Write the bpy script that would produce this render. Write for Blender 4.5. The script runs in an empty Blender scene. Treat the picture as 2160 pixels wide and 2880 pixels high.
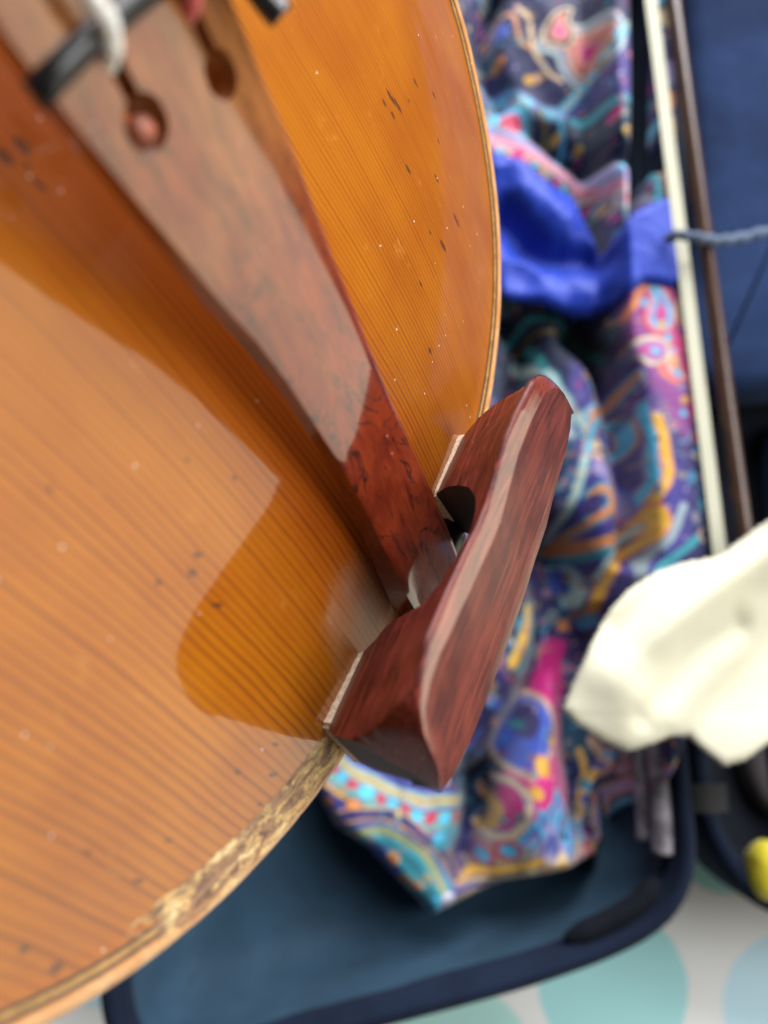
import bpy, bmesh, math, random
import numpy as np
from mathutils import Matrix, Vector

random.seed(7)
rng = np.random.default_rng(7)
SC = bpy.context.scene
COL = SC.collection

# ------------------------------------------------------------------ camera
cam_data = bpy.data.cameras.new('camera')
cam = bpy.data.objects.new('camera', cam_data)
COL.objects.link(cam)
cam_data.sensor_fit = 'VERTICAL'
cam_data.sensor_height = 24.0
cam_data.lens = 20.125
cam.location = (0, 0, 0.46)
cam.rotation_euler = (math.radians(10), 0, 0)
cam_data.clip_start = 0.01
cam_data.clip_end = 50
cam_data.dof.use_dof = True
cam_data.dof.focus_distance = 0.163
cam_data.dof.aperture_fstop = 6.4
SC.camera = cam

# ------------------------------------------------------------------ light
world = bpy.data.worlds.new('World')
SC.world = world
world.use_nodes = True
world.node_tree.nodes['Background'].inputs['Color'].default_value = (0.86, 0.93, 1.0, 1)
world.node_tree.nodes['Background'].inputs['Strength'].default_value = 0.04

def area(name, loc, target, sx, sy, power, color):
    l = bpy.data.lights.new(name, 'AREA')
    l.shape = 'RECTANGLE'; l.size = sx; l.size_y = sy; l.energy = power; l.color = color
    o = bpy.data.objects.new(name, l); COL.objects.link(o)
    o.location = loc
    d = Vector(target) - Vector(loc)
    o.rotation_euler = d.to_track_quat('-Z', 'Y').to_euler()
    return o
win = area('window_light', (1.10, -0.63, 0.30), (0.0, -0.63, 0.30), 1.86, 1.60, 14.5, (1.0, 0.94, 0.74))
_a = math.radians(14)   # window lamp rolled to shape where its reflection ends on the varnish
win.matrix_world = Matrix(((0, 0, 1, 1.10), (math.cos(_a), math.sin(_a), 0, -0.575), (-math.sin(_a), math.cos(_a), 0, 0.30), (0, 0, 0, 1)))
area('side_light', (0.50, 1.60, 0.95), (0.10, 0.10, 0.05), 2.0, 1.4, 104.0, (0.97, 0.98, 1.0))
area('overhead_fill', (1.30, 0.35, 1.50), (0.20, -0.10, 0.0), 1.0, 1.0, 26.0, (0.97, 0.98, 1.0))  # added soft fill for ceiling bounce, kept out of the varnish reflections

SC.view_settings.view_transform = 'Standard'
SC.view_settings.look = 'None'
SC.view_settings.exposure = 0.0
SC.view_settings.gamma = 1.0
SC.view_settings.use_curve_mapping = False
SC.render.film_transparent = False

# ------------------------------------------------------------------ helpers
def tag(o, label=None, cat=None, group=None, kind=None):
    if label: o['label'] = label
    if cat: o['category'] = cat
    if group: o['group'] = group
    if kind: o['kind'] = kind
    return o

def empty(name, matrix=None):
    o = bpy.data.objects.new(name, None); COL.objects.link(o)
    o.empty_display_size = 0.02
    if matrix is not None: o.matrix_world = matrix
    return o

def mesh_obj(name, verts, faces, mat, parent=None, smooth=True, scale=0.001):
    me = bpy.data.meshes.new(name)
    v = np.asarray(verts, float) * scale
    me.from_pydata([tuple(p) for p in v], [], [tuple(int(i) for i in f) for f in faces])
    me.update()
    if smooth:
        me.polygons.foreach_set('use_smooth', [True] * len(me.polygons))
    o = bpy.data.objects.new(name, me); COL.objects.link(o)
    if mat: me.materials.append(mat)
    if parent: o.parent = parent
    return o

def fix_normals(o):
    bm = bmesh.new(); bm.from_mesh(o.data)
    bmesh.ops.recalc_face_normals(bm, faces=bm.faces)
    bm.to_mesh(o.data); bm.free()
    return o

def sharp(o, ang=35):
    bm = bmesh.new(); bm.from_mesh(o.data)
    for e in bm.edges:
        if len(e.link_faces) == 2 and e.calc_face_angle(0) > math.radians(ang): e.smooth = False
    bm.to_mesh(o.data); bm.free()
    return o

def catmull(P, n=12, closed=False):
    P = np.asarray(P, float)
    Q = np.vstack([P[-1], P, P[0], P[1]]) if closed else np.vstack([2*P[0]-P[1], P, 2*P[-1]-P[-2]])
    out = []
    for i in range(1, len(Q)-2):
        a, b, c, d = Q[i-1:i+3]
        for t in np.linspace(0, 1, n, endpoint=False):
            out.append(.5*(2*b+(c-a)*t+(2*a-5*b+4*c-d)*t*t+(-a+3*b-3*c+d)*t**3))
    if not closed: out.append(P[-1])
    return np.array(out)

def resample(P, step, closed=False):
    P = np.asarray(P, float)
    if closed: P = np.vstack([P, P[:1]])
    L = np.concatenate([[0], np.cumsum(np.linalg.norm(np.diff(P, axis=0), axis=1))])
    n = max(3, int(round(L[-1]/step)))
    s = np.linspace(0, L[-1], n+1)
    if closed: s = s[:-1]
    return np.stack([np.interp(s, L, P[:, k]) for k in range(P.shape[1])], 1)

def loft(rings, closed_ring=True, cap0=False, cap1=False):
    n = len(rings[0]); V = np.vstack(rings); F = []
    m = n if closed_ring else n-1
    for k in range(len(rings)-1):
        for i in range(m):
            j = (i+1) % n
            F.append((k*n+i, k*n+j, (k+1)*n+j, (k+1)*n+i))
    if cap0: F.append(tuple(range(n))[::-1])
    if cap1: F.append(tuple((len(rings)-1)*n+i for i in range(n)))
    return V, F

def tube(P, r, n=10, squash=None):
    P = np.asarray(P, float)
    r = np.full(len(P), r) if np.isscalar(r) else np.asarray(r, float)
    T = np.gradient(P, axis=0); T /= np.linalg.norm(T, axis=1)[:, None]+1e-12
    up = np.array([0, 0, 1.0])
    if abs(T[0] @ up) > .9: up = np.array([1.0, 0, 0])
    rings = []
    for p, t, rr in zip(P, T, r):
        a = np.cross(up, t); a /= np.linalg.norm(a)+1e-12
        b = np.cross(t, a)
        th = np.linspace(0, 2*np.pi, n, endpoint=False)
        sx = 1.0 if squash is None else squash
        rings.append(p + rr*(np.cos(th)[:, None]*a*sx + np.sin(th)[:, None]*b))
    return loft(rings, True, True, True)

def lathe(profile, n=20, origin=(0, 0, 0), axis='z'):
    rings = []
    th = np.linspace(0, 2*np.pi, n, endpoint=False)
    for r, h in profile:
        c, s_ = r*np.cos(th), r*np.sin(th); hh = np.full(n, h)
        ring = {'z': (c, s_, hh), 'y': (c, hh, -s_), 'x': (hh, c, s_)}[axis]
        rings.append(np.stack(ring, 1)+np.array(origin))
    return loft(rings, True, True, True)

def poly_dist(X, Y, P, closed=True):
    P = np.asarray(P, float)
    A = P; B = np.roll(P, -1, 0) if closed else P[1:]
    if not closed: A = P[:-1]
    D = np.full(X.shape, 1e9)
    for a, b in zip(A, B):
        ab = b-a; q = (ab**2).sum()+1e-12
        t = np.clip(((X-a[0])*ab[0]+(Y-a[1])*ab[1])/q, 0, 1)
        D = np.minimum(D, np.hypot(X-a[0]-t*ab[0], Y-a[1]-t*ab[1]))
    return D

def in_poly(X, Y, P):
    P = np.asarray(P, float); ins = np.zeros(X.shape, bool); n = len(P)
    for i in range(n):
        x1, y1 = P[i]; x2, y2 = P[(i+1) % n]
        c = ((y1 > Y) != (y2 > Y))
        xi = (x2-x1)*(Y-y1)/((y2-y1) if abs(y2-y1) > 1e-9 else 1e-9)+x1
        ins ^= c & (X < xi)
    return ins

_perm = rng.permutation(512)
def vnoise(x, y):
    xi = np.floor(x).astype(int); yi = np.floor(y).astype(int)
    xf = x-xi; yf = y-yi
    xf = xf*xf*(3-2*xf); yf = yf*yf*(3-2*yf)
    h = lambda a, b: _perm[(_perm[a & 511]+b) & 511]/511.0
    return (h(xi, yi)*(1-xf)+h(xi+1, yi)*xf)*(1-yf)+(h(xi, yi+1)*(1-xf)+h(xi+1, yi+1)*xf)*yf
def fbm(x, y, o=3):
    s_ = 0; a = .5
    for k in range(o):
        s_ = s_+a*vnoise(x*2**k+17.3*k, y*2**k+5.1*k); a *= .5
    return s_/(1-.5**o)

# ------------------------------------------------------------------ node helpers
class NT:
    def __init__(self, name):
        self.m = bpy.data.materials.new(name); self.m.use_nodes = True
        self.t = self.m.node_tree; self.b = self.t.nodes['Principled BSDF']
        self.x = 0
    def n(self, typ, **kw):
        nd = self.t.nodes.new(typ); self.x += 30; nd.location = (-1500+self.x, -300)
        for k, v in kw.items(): setattr(nd, k, v)
        return nd
    def link(self, a, b): self.t.links.new(a, b)
    def put(self, sock, v):
        if isinstance(v, bpy.types.NodeSocket): self.link(v, sock)
        elif v is not None:
            if hasattr(sock.default_value, '__len__') and not hasattr(v, '__len__'): v = [v]*len(sock.default_value)
            if hasattr(v, '__len__') and len(v) == 3 and len(sock.default_value) == 4: v = (*v, 1)
            sock.default_value = v
    def math(self, op, a, b=None, c=None, clamp=False):
        nd = self.n('ShaderNodeMath', operation=op, use_clamp=clamp)
        self.put(nd.inputs[0], a)
        if b is not None: self.put(nd.inputs[1], b)
        if c is not None: self.put(nd.inputs[2], c)
        return nd.outputs[0]
    def step(self, v, lo, hi, a=0.0, b=1.0):
        nd = self.n('ShaderNodeMapRange', interpolation_type='SMOOTHSTEP', clamp=True)
        self.put(nd.inputs['Value'], v)
        for k, q in (('From Min', lo), ('From Max', hi), ('To Min', a), ('To Max', b)): self.put(nd.inputs[k], q)
        return nd.outputs[0]
    def mix(self, f, a, b, mode='MIX'):
        nd = self.n('ShaderNodeMix', data_type='RGBA', blend_type=mode)
        self.put(nd.inputs[0], f); self.put(nd.inputs[6], a); self.put(nd.inputs[7], b)
        return nd.outputs[2]
    def coord(self, which='Object', scale=1000.0):
        tc = self.n('ShaderNodeTexCoord')
        v = self.n('ShaderNodeVectorMath', operation='SCALE'); self.link(tc.outputs[which], v.inputs[0]); v.inputs['Scale'].default_value = scale
        return v.outputs[0]
    def sep(self, v):
        nd = self.n('ShaderNodeSeparateXYZ'); self.link(v, nd.inputs[0]); return nd.outputs
    def comb(self, x=0.0, y=0.0, z=0.0):
        nd = self.n('ShaderNodeCombineXYZ')
        for k, q in enumerate((x, y, z)): self.put(nd.inputs[k], q)
        return nd.outputs[0]
    def vmul(self, v, s):
        nd = self.n('ShaderNodeVectorMath', operation='MULTIPLY'); self.link(v, nd.inputs[0]); nd.inputs[1].default_value = s; return nd.outputs[0]
    def noise(self, v, scale=1.0, detail=2.0, rough=.5, dist=0.0):
        nd = self.n('ShaderNodeTexNoise'); self.link(v, nd.inputs['Vector'])
        nd.inputs['Scale'].default_value = scale; nd.inputs['Detail'].default_value = detail
        nd.inputs['Roughness'].default_value = rough; nd.inputs['Distortion'].default_value = dist
        return nd.outputs['Fac']
    def voronoi(self, v, scale, feature='F1', rand=1.0):
        nd = self.n('ShaderNodeTexVoronoi', feature=feature); self.link(v, nd.inputs['Vector'])
        nd.inputs['Scale'].default_value = scale; nd.inputs['Randomness'].default_value = rand
        return nd.outputs
    def bump(self, h, strength, dist, normal=None):
        nd = self.n('ShaderNodeBump'); self.link(h, nd.inputs['Height'])
        nd.inputs['Strength'].default_value = strength; nd.inputs['Distance'].default_value = dist
        if normal is not None: self.link(normal, nd.inputs['Normal'])
        return nd.outputs[0]
    def set(self, **kw):
        names = {'color': 'Base Color', 'rough': 'Roughness', 'metal': 'Metallic', 'spec': 'Specular IOR Level', 'coat': 'Coat Weight',
                 'coat_rough': 'Coat Roughness', 'sheen': 'Sheen Weight', 'sheen_rough': 'Sheen Roughness', 'normal': 'Normal', 'coat_normal': 'Coat Normal', 'aniso': 'Anisotropic'}
        for k, v in kw.items(): self.put(self.b.inputs[names[k]], v)
        return self.m

def plain(name, color, rough=.5, var=.15, nscale=.2, **kw):
    g = NT(name); c = g.coord()
    nz = g.noise(c, nscale, 3, .6)
    f = g.step(nz, .3, .7, 1-var, 1+var)
    nd = g.n('ShaderNodeVectorMath', operation='SCALE'); nd.inputs[0].default_value = color; g.link(f, nd.inputs['Scale'])
    return g.set(color=nd.outputs[0], rough=rough, **kw)

def dust(g, c, col, per_mm=.28, r=.065, keep=.55, amount=.75):
    v = g.voronoi(c, per_mm)
    rr = g.sep(v['Color'])
    m = g.math('MULTIPLY', g.step(v['Distance'], r*.5, r, 1, 0), g.step(rr[0], keep, keep+.02))
    return g.mix(g.math('MULTIPLY', m, amount), col, (.85, .80, .74))

# ------------------------------------------------------------------ materials
def worn_edge(g, c, s, col, rimmed=True):
    """flaked varnish along the bass edge and the rubbed rim; d, e = distance from and along the outline"""
    d = g.n('ShaderNodeAttribute', attribute_name='edge_distance').outputs['Fac']
    e = g.n('ShaderNodeAttribute', attribute_name='edge_length').outputs['Fac']
    ec = g.comb(e, d, 0)
    wx = g.math('MULTIPLY', g.step(s[0], -84, -66), g.step(s[0], -39, -36, 1, 0))
    wx = g.math('MULTIPLY', wx, g.step(s[1], 45, 55, 1, 0))
    band = g.math('MULTIPLY', g.step(d, .8, 2.6), g.step(d, 6.8, 9.6, 1, 0))
    zone = g.math('MULTIPLY', wx, band)
    na = g.noise(g.vmul(ec, (.16, .42, 1)), 1, 5, .68, .8)
    nb = g.noise(g.vmul(ec, (.30, .75, 1)), 1, 5, .72, .6)
    nc = g.noise(g.vmul(ec, (.9, 1.6, 1)), 1, 4, .7)
    edge = g.math('ADD', zone, g.math('MULTIPLY', g.math('SUBTRACT', nb, .5), 1.1))
    wear = g.step(edge, .42, .56)
    under = g.mix(g.step(nb, .36, .60), (.12, .070, .050), (.30, .165, .095))
    wcol = g.mix(g.step(na, .47, .53), under, (.56, .35, .14))
    wcol = g.mix(g.step(na, .56, .62), wcol, (.70, .54, .28))
    crk = g.math('MULTIPLY', g.step(g.math('ABSOLUTE', g.math('SUBTRACT', nb, .5)), 0, .035, 1, 0), g.step(na, .44, .5))
    wcol = g.mix(g.math('MULTIPLY', crk, .8), wcol, (.075, .085, .085))
    wcol = g.mix(g.math('MULTIPLY', g.step(nc, .62, .7), .6), wcol, (.12, .06, .035))
    col = g.mix(wear, col, wcol)
    rim = g.math('MULTIPLY', g.step(d, 2.4, 3.5, 1, 0), .8)
    if rimmed:
        rc = g.mix(g.step(na, .35, .65), (.54, .25, .085), (.66, .41, .20))
        rc = g.mix(g.math('MULTIPLY', g.step(nb, .60, .72), .55), rc, (.26, .095, .05))
        nick = g.math('MULTIPLY', g.step(nc, .70, .75), g.step(d, 1.2, 2.6, 1, 0))
        rc = g.mix(nick, rc, (.09, .045, .03))
        col = g.mix(g.math('MULTIPLY', rim, g.step(wear, 0, 1, 1, .3)), col, rc)
    return col, wear, rim, na

def make_purfling(name, col):
    g = NT(name); c = g.coord(); s = g.sep(c)
    n = g.noise(c, .5, 3, .6)
    base = g.mix(g.step(n, .3, .7), tuple(q*.75 for q in col), tuple(min(1, q*1.3) for q in col))
    out, wear, rim, na = worn_edge(g, c, s, base, False)
    return g.set(color=out, rough=.5, spec=.1, coat=g.step(wear, 0, 1, .9, .1), coat_rough=.08, normal=g.bump(na, .3, .0003))

def make_spruce():
    g = NT('varnished_spruce'); c = g.coord(); s = g.sep(c)
    w1 = g.math('MULTIPLY', g.math('SUBTRACT', g.noise(g.vmul(c, (.03, .018, 0)), 1, 1), .5), 2.0)
    w2 = g.math('MULTIPLY', g.math('SUBTRACT', g.noise(g.vmul(c, (.12, .06, 0)), 1, 2), .5), .9)
    x = g.math('ADD', g.math('MULTIPLY_ADD', s[1], .05, s[0]), g.math('ADD', w1, w2))
    ph = g.math('ADD', g.math('MULTIPLY', x, .84), g.math('MULTIPLY', g.math('MULTIPLY', x, x), .0019))
    ph = g.math('ADD', ph, g.math('MULTIPLY', g.noise(g.comb(x, 0, 0), .22, 1), .9))
    fr = g.math('FRACT', ph)
    late = g.math('POWER', fr, 3.4)
    late = g.math('MULTIPLY', late, g.step(fr, .93, 1.0, 1, 0))
    idr = g.n('ShaderNodeTexWhiteNoise', noise_dimensions='1D'); g.link(g.math('FLOOR', ph), idr.inputs['W'])
    late = g.math('MULTIPLY', late, g.math('MULTIPLY_ADD', idr.outputs['Value'], .75, .55))
    side = g.step(s[0], 20, 85, 1.0, .6)
    late = g.math('MULTIPLY', late, side, clamp=True)
    fib = g.noise(g.vmul(c, (3.0, .12, .5)), 1, 3, .6)
    mott = g.noise(g.vmul(c, (.05, .04, .05)), 1, 3, .55)
    early = g.mix(g.step(mott, .3, .7), (.31, .080, .002), (.39, .122, .003))
    early = g.mix(g.step(fib, .35, .75, 0, .35), early, (.40, .115, .006))
    col = g.mix(late, early, (.13, .024, .003))
    # golden rubbed blotches, shade and reflection beside the tailpiece painted as darker colour
    blot = g.noise(g.vmul(c, (.22, .12, .2)), 1, 4, .7)
    col = g.mix(g.step(blot, .62, .78, 0, .35), col, (.62, .30, .05))
    cen = g.math('MULTIPLY', g.step(g.math('ABSOLUTE', g.math('ADD', s[0], 3)), 9, 27, 1, 0), g.step(s[1], 4, 25, .5, 1))
    col = g.mix(g.math('MULTIPLY', cen, .70), col, g.mix(late, (.29, .046, .002), (.10, .011, .002)))
    # dents and dark marks, each at its own place
    marks = MARKS
    mk = None
    wob = g.math('MULTIPLY', g.math('SUBTRACT', g.noise(c, 1.1, 2), .5), 1.5)
    for (mx, my), rx, ry, an in marks:
        ca, sa = math.cos(an), math.sin(an)
        dx = g.math('SUBTRACT', s[0], mx); dy = g.math('SUBTRACT', s[1], my)
        u = g.math('MULTIPLY_ADD', dx, ca/rx, g.math('MULTIPLY', dy, sa/rx))
        v = g.math('MULTIPLY_ADD', dx, -sa/ry, g.math('MULTIPLY', dy, ca/ry))
        q = g.math('MULTIPLY_ADD', u, u, g.math('MULTIPLY', v, v))
        k = g.step(g.math('ADD', q, wob), .25, 1.15, 1, 0)
        mk = k if mk is None else g.math('MAXIMUM', mk, k)
    fine = g.voronoi(g.vmul(c, (.16, .10, 0)), 1)
    fr_ = g.sep(fine['Color'])
    spk = g.math('MULTIPLY', g.step(fine['Distance'], .03, .07, .8, 0), g.step(fr_[1], .88, .90))
    mk = g.math('MAXIMUM', mk, spk)
    col = g.mix(g.math('MULTIPLY', mk, .82), col, (.060, .022, .010))
    col, wear, rim, n2 = worn_edge(g, c, s, col)
    col = dust(g, c, col)
    h = g.math('MULTIPLY_ADD', late, -.35, g.math('MULTIPLY', wear, g.math('MULTIPLY_ADD', n2, 2.4, -2.6)))
    h = g.math('ADD', h, g.math('MULTIPLY', mk, -1.2))
    h = g.math('ADD', h, g.math('MULTIPLY', g.noise(c, .6, 3, .6), .22))
    bm = g.bump(h, .55, .00012)
    h2 = g.math('ADD', g.math('MULTIPLY', h, .5), g.math('MULTIPLY', g.noise(g.vmul(c, (.8, .2, .4)), 1, 2), .35))
    bc = g.bump(h2, .22, .00010)
    coat = g.math('MULTIPLY', g.step(wear, 0, 1, .85, .10), g.step(rim, 0, 1, 1, .7))
    sx_ = g.math('MULTIPLY', g.math('SUBTRACT', s[0], SMUDGE[0]), 1/11.0); sy_ = g.math('MULTIPLY', g.math('SUBTRACT', s[1], SMUDGE[1]), 1/13.0)
    sq = g.math('ADD', g.math('MULTIPLY_ADD', sx_, sx_, g.math('MULTIPLY', sy_, sy_)), g.math('MULTIPLY', g.math('SUBTRACT', blot, .5), 1.6))
    dull = g.step(sq, .45, 1.25, 1, 0)
    col = g.mix(g.math('MULTIPLY', dull, g.step(blot, .35, .7, .1, .55)), col, (.34, .17, .075))
    g.put(g.b.inputs['Coat Roughness'], None)
    crough = g.math('MULTIPLY_ADD', dull, .38, .07)
    g.b.inputs['Coat IOR'].default_value = 1.74
    g.set(color=col, rough=.5, spec=.08, coat=coat, coat_rough=crough, normal=bm, coat_normal=bc)
    return g.m

def make_rosewood(name, axis, dark, light, vein, streak=(.22, 3.2, 2.2), strk_amt=.75, rough=.34, coat=.8, coat_rough=.08, veins=0.0, coat_ior=1.5, warm=None):
    """axis: 0 grain along x, 1 along y"""
    g = NT(name); c = g.coord()
    sc = streak if axis == 0 else (streak[1], streak[0], streak[2])
    w = g.noise(g.vmul(c, (.05, .05, .05)), 1, 2)
    n1 = g.noise(g.vmul(c, sc), 1, 4, .62, .4)
    n2 = g.noise(g.vmul(c, tuple(q*2.6 for q in sc)), 1, 3, .6)
    n3 = g.noise(g.vmul(c, (.12, .12, .12)), 1, 3, .55)
    col = g.mix(g.step(n3, .32, .7), dark, tuple(.55*a+.45*b for a, b in zip(dark, light)))
    col = g.mix(g.math('MULTIPLY', g.step(n1, .50, .70), strk_amt), col, light)
    col = g.mix(g.math('MULTIPLY', g.step(n2, .58, .72), .55*strk_amt), col, tuple(min(1, q*1.5) for q in light))
    col = g.mix(g.math('MULTIPLY', g.step(n1, .46, .34), .7), col, vein)
    col = g.mix(g.math('MULTIPLY', g.step(n2, .40, .30), .55), col, vein)
    if veins:
        q = g.noise(g.vmul(c, (.085, .045, .06)), 1, 4, .6, 1.2)
        ln = g.step(g.math('ABSOLUTE', g.math('SUBTRACT', q, .52)), .0, .016, 1, 0)
        q2 = g.noise(g.vmul(c, (.05, .035, .05)), 1, 3, .6, .6)
        ln = g.math('MULTIPLY', ln, g.step(q2, .42, .55))
        sm = g.step(q, .56, .75, 0, .45)
        col = g.mix(sm, col, vein)
        col = g.mix(g.math('MULTIPLY', ln, veins), col, (.012, .006, .006))
        por = g.voronoi(g.vmul(c, (.55, .3, .5)), 1); pr = g.sep(por['Color'])
        col = g.mix(g.math('MULTIPLY', g.step(por['Distance'], .08, .14, .9, 0), g.step(pr[0], .70, .72)), col, (.015, .006, .006))
    if warm is not None:      # lighter orange-brown towards the wide end
        yy = g.sep(c)[1]
        f_ = g.math('MULTIPLY', g.step(g.math('ADD', yy, g.math('MULTIPLY', g.noise(g.vmul(c, (.09, .03, .05)), 1, 3), 60)), 92, 140), g.step(g.noise(g.vmul(c, (.07, .03, .05)), 1, 4, .6, .8), .36, .58, .35, 1))
        col = g.mix(f_, col, g.mix(g.step(n1, .35, .65), tuple(q*.55 for q in warm), warm))
    col = dust(g, c, col, .26, .045, .6, .7)
    h = g.math('ADD', g.math('MULTIPLY', n1, .6), g.math('MULTIPLY', n2, .5))
    bm = g.bump(h, .30, .00010)
    bc = g.bump(h, .10, .00010)
    g.set(color=col, rough=rough, spec=.12, coat=coat, coat_rough=coat_rough, normal=bm, coat_normal=bc)
    g.b.inputs['Coat IOR'].default_value = coat_ior
    return g.m

SMUDGE = (-18.8, 18.6)
MARKS = [
    ((56.2, 74.0), .55, 2.0, .15), ((57.2, 71.8), .55, 1.8, .1), ((53.2, 74.5), .35, .9, 0), ((67.6, 71.5), .35, 1.2, .1),
    ((73.6, 66.1), .42, .9, 0), ((61.9, 70.6), .25, .5, 0), ((54.1, 71.7), .4, .8, 0), ((50.8, 62.8), .5, 1.2, .1),
    ((59.8, 55.9), .4, 1.1, .1), ((61.5, 45.6), .5, 2.2, .15), ((51.6, 46.0), .7, 1.8, .25), ((48.7, 50.8), .3, .6, 0),
    ((31.6, 36.0), .5, 1.0, .1), ((67.1, 59.8), .35, .8, 0), ((38.0, 46.7), .4, .8, 0),
    ((-16.2, 105.8), 1.0, 1.3, .2), ((-19.1, 106.1), .9, 1.2, .2), ((-17.3, 104.1), .45, .7, 0), ((-17.7, 101.8), .4, 1.3, .3),
    ((-35.3, 57.0), .45, .9, .6), ((-37.6, 56.1), .7, .9, .6), ((-27.1, 66.7), .4, .5, .2), ((-38.2, 49.6), .4, 1.3, .6),
    ((-45.4, 23.5), .35, 1.2, .4), ((-48.8, 20.1), .45, 1.4, .5), ((-53.4, 19.3), .4, .8, .4), ((-52.5, 28.3), .5, .9, .3),
    ((-65.3, 33.4), .35, .9, .5), ((-71.2, 34.0), .35, 1.2, .4), ((-71.8, 44.8), .35, .7, .4), ((-83.8, 37.9), .9, 1.2, .5), ((-83.5, 44.1), .6, .8, .3),
    ((-43.3, 78.8), .4, .5, 0), ((-42.0, 59.7), .5, .6, 0), ((-23.1, 58.9), .4, .6, 0),
]

M_SPRUCE = make_spruce()
M_CHIN = make_rosewood('oiled_rosewood', 0, (.066, .010, .009), (.26, .048, .030), (.014, .003, .004), streak=(.07, 1.9, 1.4), strk_amt=.9, rough=.5, coat=.22, coat_rough=.22)
M_LIP = make_rosewood('burnished_rosewood', 0, (.105, .018, .013), (.30, .062, .040), (.022, .004, .005), streak=(.07, 1.9, 1.4), rough=.32, coat=1.0, coat_rough=.10, coat_ior=2.3)
M_TAIL = make_rosewood('polished_snakewood', 1, (.150, .017, .006), (.28, .042, .010), (.040, .006, .005), streak=(.06, .55, .5), strk_amt=.5, rough=.3, coat=1.0, coat_rough=.09, veins=.9, coat_ior=1.85, warm=(.34, .125, .035))
M_EBONY = plain('black_ebony', (.012, .012, .013), .28, .2, .3)
M_PURF = make_purfling('dark_purfling', (.050, .038, .030))
M_PURFI = make_purfling('pale_purfling', (.40, .20, .05))
M_MAPLE = plain('varnished_maple', (.42, .15, .02), .3, .25, .08, coat=.6, coat_rough=.1)
M_METAL = plain('nickel_metal', (.55, .55, .55), .25, .05, .2, metal=1.0)
M_BLACKMETAL = plain('black_metal', (.02, .02, .02), .22, .1, .2, coat=.5, coat_rough=.1)

def make_cork():
    g = NT('pale_cork'); c = g.coord()
    n = g.noise(c, 2.2, 4, .7); v = g.voronoi(c, 1.3)
    col = g.mix(g.step(n, .35, .65), (.55, .38, .25), (.82, .66, .50))
    col = g.mix(g.step(v['Distance'], .12, .2, .5, 0), col, (.25, .14, .08))
    return g.set(color=col, rough=.85, normal=g.bump(n, .8, .0004))
M_CORK = make_cork()

# ------------------------------------------------------------------ bed sheet
def make_sheet():
    g = NT('dotted_cotton_sheet'); c = g.coord(); s = g.sep(c)
    wx = g.math('MULTIPLY', g.math('SUBTRACT', g.noise(c, .02, 2), .5), 6.0)
    X = g.math('ADD', s[0], wx)
    base = (.82, .82, .81); col = None
    col = base
    TL_, MI, BL = (.40, .74, .75), (.46, .76, .70), (.56, .78, .88)
    for (cx, cy), r, dc in (((114, -158), 37, TL_), ((174, -88), 27, TL_), ((206, -170), 38, BL), ((36, -196), 38, MI), ((160, -246), 38, BL), ((-60, -200), 38, TL_), ((-72, -286), 38, BL), ((-140, -130), 38, BL),
                            ((286, -232), 38, MI), ((300, -150), 38, TL_), ((420, -60), 38, BL), ((430, 60), 38, TL_), ((430, 190), 38, MI), ((425, 310), 38, BL), ((430, 430), 38, TL_), ((-170, -30), 38, MI), ((-180, 90), 38, BL), ((240, -310), 38, TL_), ((40, -300), 38, MI)):
        dx = g.math('SUBTRACT', X, cx); dy = g.math('SUBTRACT', s[1], cy)
        q = g.math('SQRT', g.math('MULTIPLY_ADD', dx, dx, g.math('MULTIPLY', dy, dy)))
        col = g.mix(g.step(q, r-.8, r+.8, 1, 0), col, dc)
    weave = g.noise(c, 1.2, 3, .7)
    return g.set(color=col, rough=.8, spec=.2, sheen=.2, normal=g.bump(weave, .3, .0006))
M_SHEET = make_sheet()

xs = np.linspace(-1500, 455, 161); ys = np.linspace(-1300, 1700, 181)
X, Y = np.meshgrid(xs, ys, indexing='ij')
Z = 14*(fbm(X*.006, Y*.004, 3)-.5)*np.clip(np.hypot(X-100, Y-200)/260-.45, .12, 1.0)
Z -= 4
over = np.clip((X-420)/35, 0, 1); Z -= 60*over**2
V = np.stack([X, Y, Z], -1).reshape(-1, 3)
n = len(ys)
F = [(i*n+j, (i+1)*n+j, (i+1)*n+j+1, i*n+j+1) for i in range(len(xs)-1) for j in range(n-1)]
sheet = mesh_obj('bed_sheet', V, F, M_SHEET)
tag(sheet, 'white cotton bed sheet with large teal dots under the case', 'bed sheet', kind='structure')

# ------------------------------------------------------------------ violin case
def make_cloth(name, color, rough, weave=1.5, bs=.25, sheen=.3, var=.25, spec=.3):
    g = NT(name); c = g.coord()
    a = g.noise(c, weave, 3, .7); b = g.noise(c, .02, 3, .6)
    f = g.math('MULTIPLY', g.step(b, .3, .7, 1-var, 1+var), g.step(a, .3, .7, .85, 1.15))
    nd = g.n('ShaderNodeVectorMath', operation='SCALE'); nd.inputs[0].default_value = color; g.link(f, nd.inputs['Scale'])
    h = g.math('ADD', g.math('MULTIPLY', a, .4), g.math('MULTIPLY', g.noise(c, .05, 2), 2.5))
    return g.set(color=nd.outputs[0], rough=rough, sheen=sheen, sheen_rough=.5, spec=spec, normal=g.bump(h, bs, .001))
M_SHELL = make_cloth('navy_case_cloth', (.007, .012, .027), .85, 1.2, .3, .03, .25, .08)
M_SATIN = make_cloth('slate_blue_satin_lining', (.020, .047, .078), .6, 2.0, .15, .04, .2, .15)
M_VELVET = make_cloth('navy_velvet', (.014, .028, .076), .9, 1.0, .4, .05, .25, .06)
M_DARK = make_cloth('black_lining', (.005, .006, .010), .9, 1.0, .3, .02, .25, .1)
M_PIPING = plain('grey_satin_piping', (.20, .18, .20), .4, .7, .07)
M_STRAP = make_cloth('black_strap_cloth', (.010, .010, .012), .7, 1.5, .3, .1)

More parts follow.
